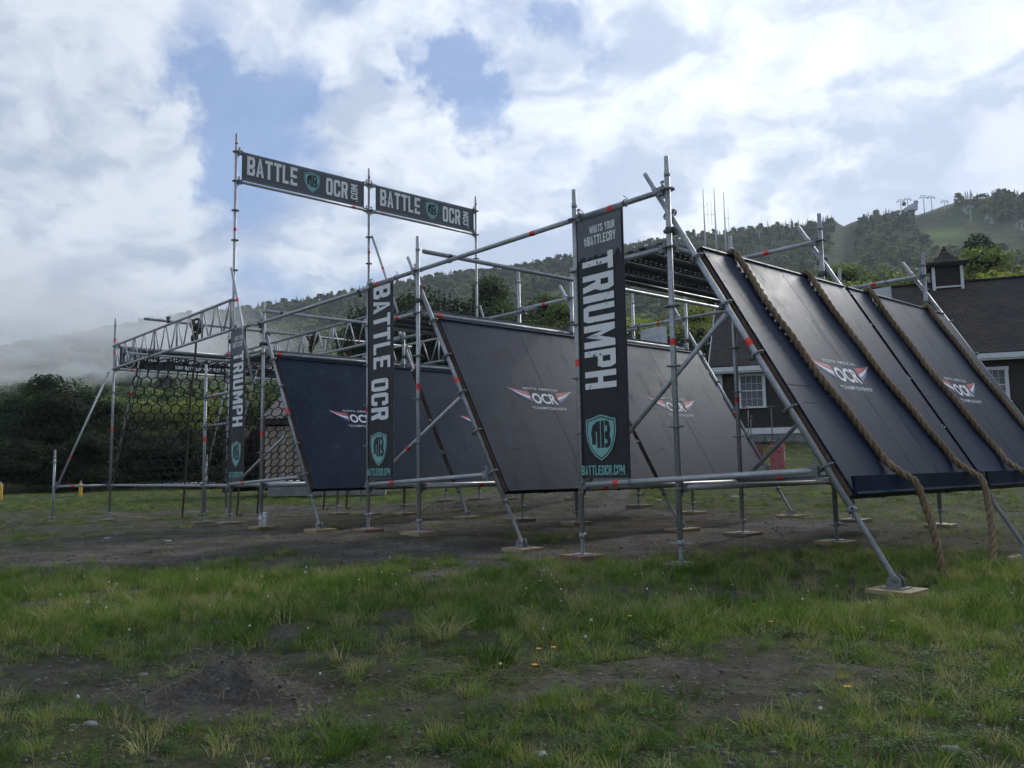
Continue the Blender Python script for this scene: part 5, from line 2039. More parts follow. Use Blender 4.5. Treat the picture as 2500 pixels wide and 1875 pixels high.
GH = 'ropes hanging from the bar above the net rig'
HL = [(.54, (-2.98, .36), 'dark hanging rope in front of the cargo net, leftmost of the hanging ropes'),
      (1.27, (-2.98, 1.42), 'hanging rope just left of the far TRIUMPH banner'),
      (1.92, (-2.98, 1.84), 'hanging rope with its big knot beside the second post of the farthest scaffold'),
      (3.02, (-2.98, 3.31), 'hanging rope with the biggest knot, seen above the farthest ramp'),
      (3.92, (-2.98, 3.86), 'hanging rope with a small knot above the farthest ramp, rightmost')]
for (tt, (es, et), lab) in HL:
    gz = pad_z(es, et)
    P_ = [(-2.99, tt, 2.90), (-2.99, tt + .01, 2.75), (-2.98, tt - .02, 2.2), (-2.98, (tt + et) / 2, 1.4), (-2.98, (tt * .3 + et * .7), .5), (-2.98, et + .02, -.3), (es, et, gz + .02), (es + .06, et + .05, gz + .02)]
    kr = .11 if abs(tt - 3.02) < .1 or tt == .54 else .06
    rope(P_, .021, lab, GH, mat=M_ROPED, step=.03, seg=6, knot=[((-2.99, tt, 2.93), kr), ((-2.99, tt + .02, 2.80), kr * .7), ((-3.0, tt - .03, 2.66), kr * .6), ((-2.97, tt + .05, 2.87), kr * .8)], name='hanging_rope')


# ---------------------------------------------------------------- cargo net
def build_net():
    bot_s, bot_h, top_s, top_h = -6.20, -.13, -4.76, 2.385
    L1 = sqrt((top_s - bot_s) ** 2 + (top_h - bot_h) ** 2)
    L2 = sqrt((-3.98 - top_s) ** 2 + (2.44 - top_h) ** 2)
    cw, chh = .205, .195

    def P_(t, v):
        """v: metres up the net from the bottom rail"""
        if v <= L1:
            q = v / L1
            s_, h_ = bot_s + (top_s - bot_s) * q, bot_h + (top_h - bot_h) * q
            sag = .10 * sin(pi * q) * (.6 + .4 * sin(t * 1.3)) + .03 * sin(t * 2.46 + 1)
            s_ += sag * .6 + .04; h_ -= sag * .5
        else:
            q = (v - L1) / L2
            s_, h_ = top_s + (-3.98 - top_s) * q, top_h + (2.45 - top_h) * q - .10 * sin(pi * q) * (1 + .5 * sin(t * 7))
        k = sstep(2.6, 4.2, t)
        j = .012
        tt = t + k * (v - 1.0) * .28
        return Vector((s_ + j * mnoise.noise((t * 4, v * 4, 1)), min(5.12, max(-.0, tt + j * mnoise.noise((t * 4, v * 4, 7)))), h_ + j * mnoise.noise((t * 4, v * 4, 13))))
    mb = MB()
    nt = int(5.5 / cw)
    nv = int((L1 + L2) / chh)
    def node(i, j, up):
        # hexagon mesh: each zigzag row j has points alternating up and down
        z = j * chh + (.05 if up else 0)
        return P_(-.15 + i * cw / 2 * 2 * .5, z)
    rows = []
    for j in range(nv + 1):
        row = []
        for i in range(2 * nt):
            up = (i + j) % 2 == 0
            row.append(P_(-.05 + i * cw * .5, j * chh + (.032 if up else -.032)))
        rows.append(row)
    for j, row in enumerate(rows):
        for i in range(len(row) - 1):
            if (row[i] - row[i + 1]).length > .01:
                mb.tube([row[i], row[i + 1]], .0155, 4, caps=False)
        if j < nv:
            for i in range(len(row)):
                if (i + j) % 2 == 0 and (row[i] - rows[j + 1][i]).length < .5:
                    mb.tube([row[i], rows[j + 1][i]], .0155, 4, caps=False)
    # knots
    o = mb.mesh('cargo_net', M_NET)
    th = thing('cargo_net', 'black knotted cargo net with six sided meshes, stretched over the leftmost scaffold', 'net', MS @ Matrix.Translation((-6.2, 0, -.16)))
    add('mesh_webbing', o, MS, th)
    eb = MB()
    for t in (.11, 5.09):
        eb.tube([Vector((bot_s + .03, t, bot_h)), Vector(((bot_s + top_s) / 2 + .04, t, (bot_h + top_h) / 2)), Vector((top_s + .03, t, top_h)), Vector((-3.98, t, 2.44))], .009, 6)
    eb.tube([P_(q * .2, 0) for q in range(26)], .016, 6)
    eb.tube([P_(q * .2, L1 + L2) for q in range(26)], .016, 6)
    # spare net bunched at the lower corner
    for q in range(8):
        a = q * .5
        eb.tube([Vector((-6.25 + .05 * sin(a), .02 + q * .03, -.12 - .015 * q)), Vector((-6.15 + .05 * cos(a), .1 + q * .04, -.22 + .02 * sin(a))), Vector((-6.05, .2 + q * .05, -.13))], .012, 5)
    eb.add('border_rope', M_NET, MS, th)
    # lashings on the tubes
    lb = MB()
    for k in range(8):
        p = Vector((-1.05 + k * .13, 0, LV(2)))
        pts = []
        for i in range(11):
            a = 2 * pi * i / 10
            pts.append((p.x + .02 * (i / 10), .03 * cos(a), p.z + .03 * sin(a)))
        lb.tube(pts, .006, 5)
    for k in range(24):
        t = .15 + k * .205
        pts = [(-6.21 + .033 * cos(2 * pi * i / 8), t + .01 * i / 8, -.16 + .033 * sin(2 * pi * i / 8)) for i in range(9)]
        lb.tube(pts, .006, 5)
    lb.add('lashing', M_NET, MS, th)


build_net()

# ---------------------------------------------------------------- barn on the right
def mat_shingle():
    m, t, b = principled('brown_roof_shingles')
    o = objco(t)
    br = t.new('ShaderNodeTexBrick')
    t.l.new(t.scalev(o, (1, 1, 1)), br.inputs['Vector'])
    br.offset = .5
    br.inputs['Scale'].default_value = 1.0
    br.inputs['Brick Width'].default_value = .31
    br.inputs['Row Height'].default_value = .14
    br.inputs['Mortar Size'].default_value = .022
    br.inputs['Mortar Smooth'].default_value = .3
    br.inputs['Bias'].default_value = 0
    br.inputs['Color1'].default_value = (.040, .031, .026, 1)
    br.inputs['Color2'].default_value = (.072, .057, .048, 1)
    br.inputs['Mortar'].default_value = (.008, .006, .005, 1)
    n = t.noise(o, .8, 7, .65)
    f = t.mrange(n, .3, .7, .65, 1.35)
    t.l.new(t.mix(1.0, br.outputs[0], t.comb(f, f, f), 'MULTIPLY'), b.inputs['Base Color'])
    b.inputs['Roughness'].default_value = .95
    bump(t, b, br.outputs[1], .6, .02)
    return m


M_SHING = mat_shingle()
M_SIDING = mat_wood('dark_brown_siding', (0.014, 0.011, 0.009), (0.040, 0.031, 0.025), .6, axis='X')
M_TRIM = simple('white_painted_trim', (0.62, 0.63, 0.62), .6, 0, .10, 6)
M_CONC = simple('grey_concrete', (0.20, 0.195, 0.18), .9, 0, .25, 3, .3)
M_BLIND = simple('tan_window_blind', (0.30, 0.21, 0.10), .8, 0, .12, 3)
M_BLINDG = simple('pale_window_curtain', (0.22, 0.23, 0.21), .8, 0, .25, 9)


def mat_glass():
    m, t, b = principled('window_glass')
    b.inputs['Base Color'].default_value = (.9, .95, .95, 1)
    b.inputs['Roughness'].default_value = .05
    b.inputs['Transmission Weight'].default_value = .85
    b.inputs['IOR'].default_value = 1.1
    b.inputs['Specular IOR Level'].default_value = .8
    return m


M_GLASS = mat_glass()


def build_barn():
    e = Vector((.949, -.316, 0)); nb = Vector((.316, .949, 0))
    O = Vector((8.5, 36.0, 0))
    MBn = Matrix(((e.x, nb.x, 0, O.x), (e.y, nb.y, 0, O.y), (0, 0, 1, CAM_H), (0, 0, 0, 1)))     # x along the front, y to the back, z = h
    th = thing('barn', 'dark brown barn with brown shingle roof, white trim and a cupola, at the right', 'building', MBn @ Matrix.Translation((0, 0, 1.0)))
    W_, D_, eave, ridge, ov = 26.0, 11.4, 4.30, 8.30, .45
    # roof slopes as slabs (drawn in their own plane so the shingle courses run true)
    for side in (0, 1):
        rise, run = ridge - eave, D_ / 2
        L = sqrt(rise ** 2 + run ** 2)
        mb = MB()
        mb.box(W_ / 2, L / 2, -.06, W_, L, .12)
        if side == 0:
            Mx = MBn @ Matrix(((1, 0, 0, 0), (0, run / L, -rise / L, 0), (0, rise / L, run / L, eave + .02), (0, 0, 0, 1)))
        else:
            Mx = MBn @ Matrix(((-1, 0, 0, W_), (0, -run / L, rise / L, D_), (0, rise / L, run / L, eave + .02), (0, 0, 0, 1)))
        mb.add('roof_slope', M_SHING, Mx, th)
    mb = MB()
    mb.box(W_ / 2, D_ / 2, ridge + .03, W_, .3, .06)
    mb.add('ridge_cap', M_SHING, MBn, th)
    # fascia, frieze and rakes
    mb = MB()
    mb.box(W_ / 2, -.03, eave - .12, W_ + .1, .05, .2)
    mb.box(W_ / 2, .10, eave - .26, W_ - .1, .22, .05)
    mb.add('eave_board', M_TRIM, MBn, th)
    for x in (-.02, W_ + .02):
        for sg in (0, 1):
            mb = MB()
            a = Vector((x, 0 if sg == 0 else D_, eave - .14)); b_ = Vector((x, D_ / 2, ridge - .14))
            mb.v += [tuple(a + Vector((-.03, 0, .1))), tuple(b_ + Vector((-.03, 0, .1))), tuple(b_ + Vector((-.03, 0, -.14))), tuple(a + Vector((-.03, 0, -.14)))]
            mb.v += [tuple(a + Vector((.03, 0, .1))), tuple(b_ + Vector((.03, 0, .1))), tuple(b_ + Vector((.03, 0, -.14))), tuple(a + Vector((.03, 0, -.14)))]
            for q in ((0, 1, 2, 3), (7, 6, 5, 4), (0, 4, 5, 1), (3, 2, 6, 7), (0, 3, 7, 4), (1, 5, 6, 2)): mb.face(q)
            mb.add('rake_board', M_TRIM if x < 0 else M_TRIM, MBn, th)
    # walls: front as lapped boards, with window holes left out
    wins = [(1.15, 2.30, 2.50, 4.02), (4.6, 5.7, 2.5, 4.0), (8.0, 9.0, 2.5, 4.0), (10.35, 11.45, 2.35, 3.78), (14.5, 15.6, 2.4, 3.8), (18.5, 19.6, 2.4, 3.8)]
    mb = MB()
    z = 1.66
    k = 0
    while z < eave - .28:
        segs = [(.30, W_ - .3)]
        for (a, b_, lo, hi) in wins:
            if lo - .02 < z + .07 < hi + .02:
                ns = []
                for (p, q) in segs:
                    if a > p and b_ < q: ns += [(p, a), (b_, q)]
                    else: ns.append((p, q))
                segs = ns
        for (p, q) in segs:
            mb.box((p + q) / 2, ov + .03 + .004 * mnoise.noise((k, p, 3)), z + .065, q - p, .024, .145, Matrix.Identity(4))
        z += .13; k += 1
    o = mb.add('clapboards', M_SIDING, MBn, th)
    o['kind'] = 'stuff'
    mb = MB()
    mb.box(W_ / 2, ov + .18, 2.8, W_ - .6, .2, 2.9)
    mb.box(W_ / 2, D_ - ov - .15, 2.8, W_ - .6, .2, 2.9)
    for x in (.42, W_ - .42):
        mb.prism([(ov, 1.3), (D_ - ov, 1.3), (D_ - ov, eave - .2), (D_ / 2, ridge - .35), (ov, eave - .2)], -.1, .1, Matrix(((0, 0, 1, x), (1, 0, 0, 0), (0, 1, 0, 0), (0, 0, 0, 1))))
    for (a, b_, lo, hi) in wins: pass
    mb.add('wall', M_SIDING, MBn, th)
    mb = MB()
    mb.box(.40, ov, 2.8, .24, .06, 2.6)
    mb.box(W_ - .4, ov, 2.8, .24, .06, 2.6)
    mb.add('corner_board', M_TRIM, MBn, th)
    mb = MB()
    mb.box(W_ / 2, ov - .01, 1.52, W_ - .5, .06, .26)
    mb.add('skirt_board', M_TRIM, MBn, th)
    mb = MB()
    mb.box(W_ / 2, D_ / 2, .85, W_ - .7, D_ - 2 * ov, 1.1)
    mb.add('foundation', M_CONC, MBn, th)
    for i, (a, b_, lo, hi) in enumerate(wins):
        w2, h2 = b_ - a, hi - lo
        cx, cz = (a + b_) / 2, (lo + hi) / 2
        fr = .13
        y = ov - .015
        mb = MB()
        mb.box(a + fr / 2, y, cz, fr, .07, h2)
        mb.box(b_ - fr / 2, y, cz, fr, .07, h2)
        mb.box(cx, y - .003, hi - fr / 2, w2 + .04, .08, fr)
        mb.box(cx, y - .03, lo + .04, w2 + .10, .14, .07)
        mb.box(cx, y + .02, cz, w2 - 2 * fr, .03, .045)
        wn = mb.add('window', M_TRIM, MBn, th)
        iw, ih = w2 - 2 * fr, h2 - fr - .08
        x0, z0 = a + fr, lo + .08
        mb = MB()
        for j in range(1, 4):
            mb.box(x0 + iw * j / 4, y + .022, z0 + ih / 2, .014, .016, ih)
        for j in (1, 3):
            mb.box(cx, y + .0225, z0 + ih * j / 4, iw, .015, .014)
        mb.add('glazing_bars', M_TRIM, MBn, wn)
        for q, mt in ((0, M_BLIND if i == 0 else M_BLINDG), (1, M_BLINDG)):
            mb = MB()
            mb.box(cx, y + .10, z0 + ih * (.25 + .5 * q), iw + .04, .01, ih * .5)
            mb.add('blind', mt, MBn, wn)
        for r_ in range(2):
            for c in range(1):
                mb = MB()
                mb.box(cx, y + .040, z0 + ih * (.25 + .5 * r_), iw, .004, ih * .49)
                mb.add('pane', M_GLASS, MBn, wn)
    # cupola astride the ridge
    cu = thing('cupola', None, None, MBn @ Matrix.Translation((11.0, D_ / 2, ridge - .5)))
    cu.parent = th
    cu.matrix_local = MW[th].inverted() @ MW[cu]
    cx, cy = 10.35, D_ / 2
    mb = MB()
    for sx in (-1, 1):
        for sy in (-1, 1):
            mb.box(cx + sx * .58, cy + sy * .58, 8.50, .12, .12, 1.25)
    for sy in (-1, 1):
        mb.box(cx, cy + sy * .58, 8.02, 1.06, .08, .07)
        mb.box(cx + sy * .58, cy, 8.02, .08, 1.06, .07)
    mb.add('cupola_post', M_TRIM, MBn, cu)
    mb = MB()
    mb.box(cx, cy, 8.35, 1.10, 1.10, 1.3)
    for k in range(8):
        for sy in (-1, 1):
            mb.box(cx, cy + sy * .555, 8.1 + k * .12, 1.02, .03, .03, None)
    mb.add('louvre_box', M_SIDING, MBn, cu)
    mb = MB()
    mb.box(cx, cy, 9.10, 1.72, 1.72, .10)
    mb.box(cx, cy, 9.01, 1.5, 1.5, .10)
    mb.add('cupola_eave', M_SIDING, MBn, cu)
    mb = MB()
    prof = [(1.18, 9.15), (.80, 9.27), (.42, 9.52), (.18, 9.78), (.03, 10.02)]
    mb.lathe(prof, 4, MBn.inverted() @ MBn @ Matrix.Translation((cx, cy, 0)) @ Matrix.Rotation(pi / 4, 4, 'Z'), sm=False)
    mb.add('cupola_roof', M_SHING, MBn, cu)


build_barn()


# ---------------------------------------------------------------- shed behind the net
def build_shed():
    x0, x1, y0, y1 = -8.86, -4.6, 30.0, 35.6
    M0 = Matrix.Translation((0, 0, CAM_H))
    th = thing('shed', 'small shed of pale vertical boards with ribbed brown metal roof, seen through the net', 'shed', Matrix.Translation((x0, y0, .1)))
    wood = [mat_wood('weathered_shed_board_%s' % n, a, b_, 1.0) for n, a, b_ in (('pale', (.20, .165, .12), (.42, .36, .28)), ('tan', (.15, .115, .08), (.34, .27, .19)), ('grey', (.14, .125, .105), (.30, .27, .23)))]
    wds = [.19, .24, .17, .26, .2, .15, .23]
    x = x0
    k = 0
    meshes = {}
    while x < x1:
        w_ = wds[k % 7]
        key = (k % 7, k % 3)
        if key not in meshes:
            mb = MB()
            mb.box(0, 0, 0, w_ - .012, .022, 2.12)
            meshes[key] = mb.mesh('board', wood[k % 3])
        add('board', meshes[key], M0 @ Matrix.Translation((x + w_ / 2, y0 + .004 * (k % 3), .67)), th)
        x += w_; k += 1
    mb = MB()
    mb.box((x0 + x1) / 2, y0 + .06, .67, x1 - x0, .06, 2.1)
    mb.box(x0 + .03, (y0 + y1) / 2, .9, .06, y1 - y0 - .1, 2.5)
    mb.box((x0 + x1) / 2, y1, .9, x1 - x0, .06, 2.6)
    mb.box(x1 - .03, (y0 + y1) / 2, .9, .06, y1 - y0 - .1, 2.5)
    mb.add('inner_wall', M_SIDING, M0, th)
    mb = MB()
    mb.box((x0 + x1) / 2 + .1, y0 + .1, -.52, x1 - x0 - .1, .34, .46)
    mb.add('concrete_footing', M_CONC, M0, th)
    # eave beam carries on over the open porch at the left
    mb = MB()
    mb.box((x0 + x1) / 2 - .75, y0 - .10, 1.88, x1 - x0 + 1.8, .10, .20)
    mb.box((x0 + x1) / 2 - .75, y0 - .16, 1.99, x1 - x0 + 1.8, .05, .04)
    mb.add('eave_beam', M_SIDING, M0, th)
    mb = MB()
    for i in range(12):
        mb.box(x0 - 1.2 + i * .46, y0 - .162, 1.87, .10, .02, .08)
    mb.add('joist_ends', M_STRAP, M0, th)
    mb = MB()
    mb.box(x0 - .75, y0 + 3.0, .6, 1.5, .08, 2.4)
    mb.box(x0 - 1.45, y0 + 1.5, .6, .08, 3.0, 2.4)
    mb.add('porch_wall', M_SIDING, M0, th)
    # ribbed metal roof
    m, t, b = principled('brown_ribbed_roof_metal')
    n = t.noise(objco(t), 1.5, 6, .6)
    t.l.new(t.ramp(n, [(.3, (.085, .062, .055)), (.7, (.17, .13, .12))]), b.inputs['Base Color'])
    b.inputs['Roughness'].default_value = .55
    b.inputs['Metallic'].default_value = .2
    run, rise = 3.0, 1.15
    L = sqrt(run * run + rise * rise)
    for side in (0, 1):
        mb = MB()
        xx = x0 - .12
        while xx < x1 + .15:
            mb.box(xx + .06, L / 2, 0, .12, L, .012)
            mb.box(xx + .15, L / 2, .018, .06, L, .035)
            xx += .18
        if side == 0: Mx = M0 @ Matrix(((1, 0, 0, 0), (0, run / L, -rise / L, y0 - .2), (0, rise / L, run / L, 2.0), (0, 0, 0, 1)))
        else: Mx = M0 @ Matrix(((1, 0, 0, 0), (0, -run / L, -rise / L, y0 - .2 + 2 * run), (0, rise / L, -run / L, 2.0), (0, 0, 0, 1)))
        mb.add('roof_sheet', m, Mx, th)
    mb = MB()
    for yy in (y0, y1):
        pass
    mb.prism([(y0, 1.9), (y1, 1.9), (y0 + 2.8, 3.05)], -.03, .03, Matrix(((0, 0, 1, x0 + .03), (1, 0, 0, 0), (0, 1, 0, 0), (0, 0, 0, 1))))
    mb.add('gable', wood[1], M0, th)


build_shed()


# ---------------------------------------------------------------- red tool bins and digging bars by the barn
def build_bins():
    def redmat(name, col):
        m, t, b = principled(name)
        o = objco(t)
        n = t.noise(o, 7, 8, .7)
        t.l.new(t.mix(t.mrange(n, .56, .60, 0, .8), (*col, 1), (.05, .02, .018, 1)), b.inputs['Base Color'])
        b.inputs['Roughness'].default_value = .6
        return m
    m1 = redmat('faded_red_paint', (.34, .10, .10)); m2 = redmat('pinkish_red_paint', (.42, .17, .16))
    for (x, y, w_, d_, h_, rot, lab) in ((6.78, 21.6, .34, .30, .64, -.55, 'faded red square metal drum with a white diamond mark, right of the ramp edge'), (6.38, 22.1, .32, .3, .60, -.2, 'dark red metal drum half hidden behind the ramp edge')):
        z = ground_z(x, y)
        M_ = Matrix.Translation((x, y, z)) @ Matrix.Rotation(rot, 4, 'Z')
        th = thing('metal_drum', lab, 'drum', M_)
        mb = MB()
        c = .03
        ol = [(-w_ / 2 + c, -d_ / 2), (w_ / 2 - c, -d_ / 2), (w_ / 2, -d_ / 2 + c), (w_ / 2, d_ / 2 - c), (w_ / 2 - c, d_ / 2), (-w_ / 2 + c, d_ / 2), (-w_ / 2, d_ / 2 - c), (-w_ / 2, -d_ / 2 + c)]
        mb.prism(ol, 0, h_ - .04)
        mb.prism([(x_ * 1.03, y_ * 1.03) for x_, y_ in ol], h_ * .33, h_ * .35)
        mb.prism([(x_ * 1.03, y_ * 1.03) for x_, y_ in ol], h_ * .64, h_ * .66)
        mb.add('body', m1, M_, th)
        mb = MB()
        mb.prism([(x_ * 1.05, y_ * 1.05) for x_, y_ in ol], h_ - .045, h_)
        mb.prism([(x_ * .9, y_ * .9) for x_, y_ in ol], h_, h_ + .012)
        mb.add('rim', m2, M_, th)
        # white diamond with a cross bar on the right face
        mb = MB()
        F = M_ @ Matrix(((0, 0, 1, w_ / 2 + .004), (1, 0, 0, 0), (0, 1, 0, h_ * .52), (0, 0, 0, 1)))
        for (a, b_) in (((0, .13), (.06, 0)), ((.06, 0), (0, -.13)), ((0, -.13), (-.06, 0)), ((-.06, 0), (0, .13)), ((0, .13), (0, .24))):
            mb.tube([(a[0], a[1], 0), (b_[0], b_[1], 0)], .006, 4)
        mb.poly([(-.05, .01, .001), (.05, .01, .001), (.03, .045, .001), (-.03, .045, .001)])
        mb.add('diamond_mark', M_WHITEC, F, th)
        # scrap iron lying across the top
    th = thing('scrap_iron_pile', 'tangle of dark iron rods and brackets lying across the red drums', 'scrap metal', Matrix.Translation((6.6, 21.8, ground_z(6.6, 21.8) + .64)))
    mb = MB()
    r = random.Random(3)
    zt = ground_z(6.6, 21.8) + .66
    for _ in range(16):
        x, y = 6.58 + r.uniform(-.3, .3), 21.8 + r.uniform(-.2, .2)
        a, L = r.uniform(-.6, .6), r.uniform(.12, .34)
        mb.tube([(x - L * cos(a), y - L * sin(a), zt + r.uniform(0, .05)), (x, y, zt + r.uniform(.02, .1)), (x + L * cos(a), y + L * sin(a), zt + r.uniform(0, .05))], .014, 5)
    mb.box(6.50, 21.7, zt + .10, .05, .05, .22)
    mb.box(6.86, 21.7, zt + .08, .05, .05, .14)
    mb.add('iron_rods', M_DARKSTEEL, None, th)
    for (x, y, top, kind, lab) in ((6.24, 22.2, 1.55, 'hook', 'dark digging bar with a hooked head, leftmost of three in front of the barn'), (6.36, 22.4, 1.33, 'knob', 'shorter digging bar with a knob, middle of three in front of the barn'), (6.88, 22.3, 1.60, 'tee', 'straight T headed bar standing upright in front of the barn, right of the others')):
        z = ground_z(x, y)
        th = thing('digging_bar', lab, 'tool', Matrix.Translation((x, y, z)), 'bars standing by the red drums')
        mb = MB()
        zt = top + CAM_H
        lean = -.04 if kind != 'tee' else .01
        mb.tube([(x + lean, y, z - .05), (x, y, zt)], .014, 6)
        mb.add('shaft', M_DARKSTEEL, None, th)
        mb = MB()
        if kind == 'tee':
            mb.box(x, y, zt, .24, .03, .03); mb.box(x, y, zt - .08, .05, .05, .08)
        elif kind == 'hook':
            mb.tube([(x + .02, y, zt - .06), (x + .01, y, zt + .02), (x - .05, y, zt + .05), (x - .13, y, zt + .03)], .02, 6)
            mb.box(x, y, zt - .72, .14, .02, .02)
        else:
            mb.lathe([(.02, -.03), (.035, 0), (.02, .03)], 8, Matrix.Translation((x + .02, y, zt)))
        mb.add('head', M_DARKSTEEL, None, th)


build_bins()


# ---------------------------------------------------------------- yellow bollards at the left
M_YEL = simple('yellow_paint', (0.60, 0.36, 0.04), .6, 0, .15, 8)
M_YTOP = simple('weathered_grey_cap', (0.45, 0.45, 0.42), .6)
for (px_, Yd, lab) in ((197, 37, 'short yellow bollard in the grass near the outrigger of the net rig'), (2, 34, 'yellow bollard cut by the left edge of the photo')):
    d = cdir(px_, 1190)
    X, Y = d.x / d.y * Yd, Yd
    z = ground_z(X, Y)
    th = thing('bollard', lab, 'bollard', Matrix.Translation((X, Y, z)))
    mb = MB()
    mb.lathe([(.075, -.1), (.075, .52), (.07, .56), (.05, .59), (.0, .60)], 14, Matrix.Translation((X, Y, z)), caps=False)
    mb.add('post', M_YEL, None, th)
    mb = MB()
    mb.lathe([(.02, .59), (.028, .64), (.02, .69)], 8, Matrix.Translation((X, Y, z)))
    mb.add('cap', M_YTOP, None, th)

# ---------------------------------------------------------------- white bottle and cup beside the post
M_PLAST = simple('white_plastic', (0.62, 0.62, 0.60), .45, 0, .06, 10)
M_PRINTK = print_mat('black_scribble', (0.02, 0.02, 0.02), (0.5, 0.5, 0.5), .2, 60)
for (s, t, kind, lab) in ((1.25, -.07, 'bottle', 'white plastic bottle with black print standing left of the cup on the timber block'), (1.325, -.03, 'cup', 'tall white can with a small black mark standing right of the bottle')):
    z = pad_z(s, t) + .046
    M_ = MS @ Matrix.Translation((s, t, z))
    th = thing('white_' + kind, lab, kind if kind == 'bottle' else 'can', M_)
    mb = MB()
    if kind == 'bottle':
        mb.lathe([(.025, 0), (.027, .006), (.027, .125), (.024, .145), (.013, .16), (.012, .17)], 18, M_)
        mb.add('body', M_PLAST, None, th)
        mb = MB(); mb.lathe([(.014, .165), (.014, .185), (.011, .188)], 12, M_); mb.add('lid', M_PLAST, None, th)
    else:
        mb.lathe([(.034, 0), (.038, .004), (.038, .195), (.036, .20)], 22, M_)
        mb.add('body', M_PLAST, None, th)
        mb = MB(); mb.lathe([(.0395, .185), (.04, .207), (.037, .21)], 22, M_); mb.add('lid', M_PLAST, None, th)
    # print wrapped on the side that faces the lens
    r0 = .0276 if kind == 'bottle' else .0386
    sz_ = .7
    mb = MB()
    a0 = -pi / 2 + .45
    marks = [(-.5, -.25, .10, .15), (-.2, .1, .11, .155), (.15, .45, .10, .15), (-.5, -.3, .04, .08), (-.25, .0, .035, .075), (.05, .4, .045, .06)] if kind == 'bottle' else [(-.35, -.2, .16, .21), (-.1, .05, .15, .215), (.05, .2, .15, .17), (-.3, -.2, .05, .07)]
    for (u0, u1, z0, z1) in [(a_, b_, c_ * sz_, d_ * sz_) for a_, b_, c_, d_ in marks]:
        pts = [(r0 * cos(a0 + u), r0 * sin(a0 + u)) for u in (u0, (u0 + u1) / 2, u1)]
        for (p, q) in zip(pts, pts[1:]): mb.quad((*p, z0), (*q, z0), (*q, z1), (*p, z1))
    mb.add('print', M_PRINTK, M_, th)


# ---------------------------------------------------------------- aerial masts behind the ramp
M_MAST = simple('pale_painted_mast_steel', (0.72, 0.73, 0.74), .5, 0, .06, 3)
M_MASTR = simple('faded_orange_paint', (0.50, 0.27, 0.18), .6, 0, .1, 3)
for (px_, pt, w2, lab) in ((1714, 461, -1, 'leftmost of the three tall aerial masts behind the rope ramp'), (1741, 460, 1, 'middle one of the three tall aerial masts, faded orange below'), (1764, 470, 0, 'rightmost of the three tall aerial masts behind the rope ramp')):
    Yd = 70.0
    d = cdir(px_ + 9, 620); X = d.x / d.y * Yd
    dt = cdir(px_, pt)
    zt = CAM_H + dt.z / dt.y * Yd
    z0 = ground_z(X, Yd)
    M_ = Matrix.Translation((X, Yd, 0))
    th = thing('aerial_mast', lab, 'antenna mast', Matrix.Translation((X, Yd, z0)), 'aerial masts above the ramp')
    for part, (a, b_, mt) in (('lower_mast', (z0 - .3, z0 + (zt - z0) * .68, M_MASTR if w2 == 1 else M_MAST)), ('upper_mast', (z0 + (zt - z0) * .68, zt, M_MAST))):
        mb = MB()
        r3 = .16 if part == 'lower_mast' else .075
        if part == 'lower_mast':
            L3 = [(r3 * cos(q * 2.094), r3 * sin(q * 2.094)) for q in range(3)]
            for (x, y) in L3: mb.tube([(x, y, a), (x * .55, y * .55, b_)], .045, 5)
            n = int((b_ - a) / .55)
            for i in range(n):
                for q in range(3):
                    p, p2 = L3[q], L3[(q + 1) % 3]
                    k0, k1 = 1 - .45 * i / n, 1 - .45 * (i + 1) / n
                    za, zb = a + (b_ - a) * i / n, a + (b_ - a) * (i + 1) / n
                    mb.tube([(p[0] * k0, p[1] * k0, za), (p2[0] * k1, p2[1] * k1, zb)], .018, 4)
        else:
            mb.tube([(0, 0, a - .2), (0, 0, b_)], [.085, .04], 6)
        mb.add(part, mt, M_, th)
    mb = MB()
    for (zz_, sg) in ((zt - 2.3, 1 if w2 <= 0 else -1), (z0 + (zt - z0) * .62, 1)):
        mb.tube([(0, 0, zz_), (.40 * sg, 0, zz_)], .022, 4)
        mb.tube([(.32 * sg, 0, zz_ - .9), (.32 * sg, 0, zz_ + 1.1)], .016, 4)
    mb.add('dipole', M_MAST, M_, th)


# ---------------------------------------------------------------- chair lift up the mountain
def on_hill(px_, py_):
    """walk the view ray until it meets the mountain"""
    d = cdir(px_, py_)
    r = 62.0
    while r < RIDGE * 1.02:
        P_ = Vector((d.x / d.y * 0, 0, 0))
        k = r / sqrt(d.x ** 2 + d.y ** 2)
        X, Y, Z = d.x * k, d.y * k, CAM_H + d.z * k
        if ground_z(X, Y) > Z: return Vector((X, Y, ground_z(X, Y)))
        r += 2.0
    k = RIDGE * .99 / sqrt(d.x ** 2 + d.y ** 2)
    X, Y = d.x * k, d.y * k
    return Vector((X, Y, ground_z(X, Y)))


M_LIFT = simple('pale_lift_steel', (0.42, 0.44, 0.43), .5, .2, .1, 2)
M_CABIN = simple('dark_cabin', (0.05, 0.055, 0.06), .4)
TW = [((2371, 546), 505, .0, 'ski lift pylon in the middle of the grassy run, largest of them'), ((2308, 520), 492, 0, 'ski lift pylon higher up the run, left of the largest'),
      ((2275, 507), 482, 0, 'ski lift pylon near the skyline, right one of the front pair'), ((2256, 506), 481, 0, 'ski lift pylon near the skyline, left one of the front pair'),
      ((2217, 511), 487, 0, 'pylon beside the pale station roof on the skyline, right one'), ((2200, 512), 491, 0, 'leftmost pylon on the skyline of the right mountain'),
      ((2498, 575), 541, 0, 'ski lift pylon cut by the right edge of the photo'), ((1855, 592), 566, 0, 'lone white pylon in the trees above the rope ramp'), ((1914, 562), 548, 0, 'small pylon among the trees left of the ski run')]
heads = []
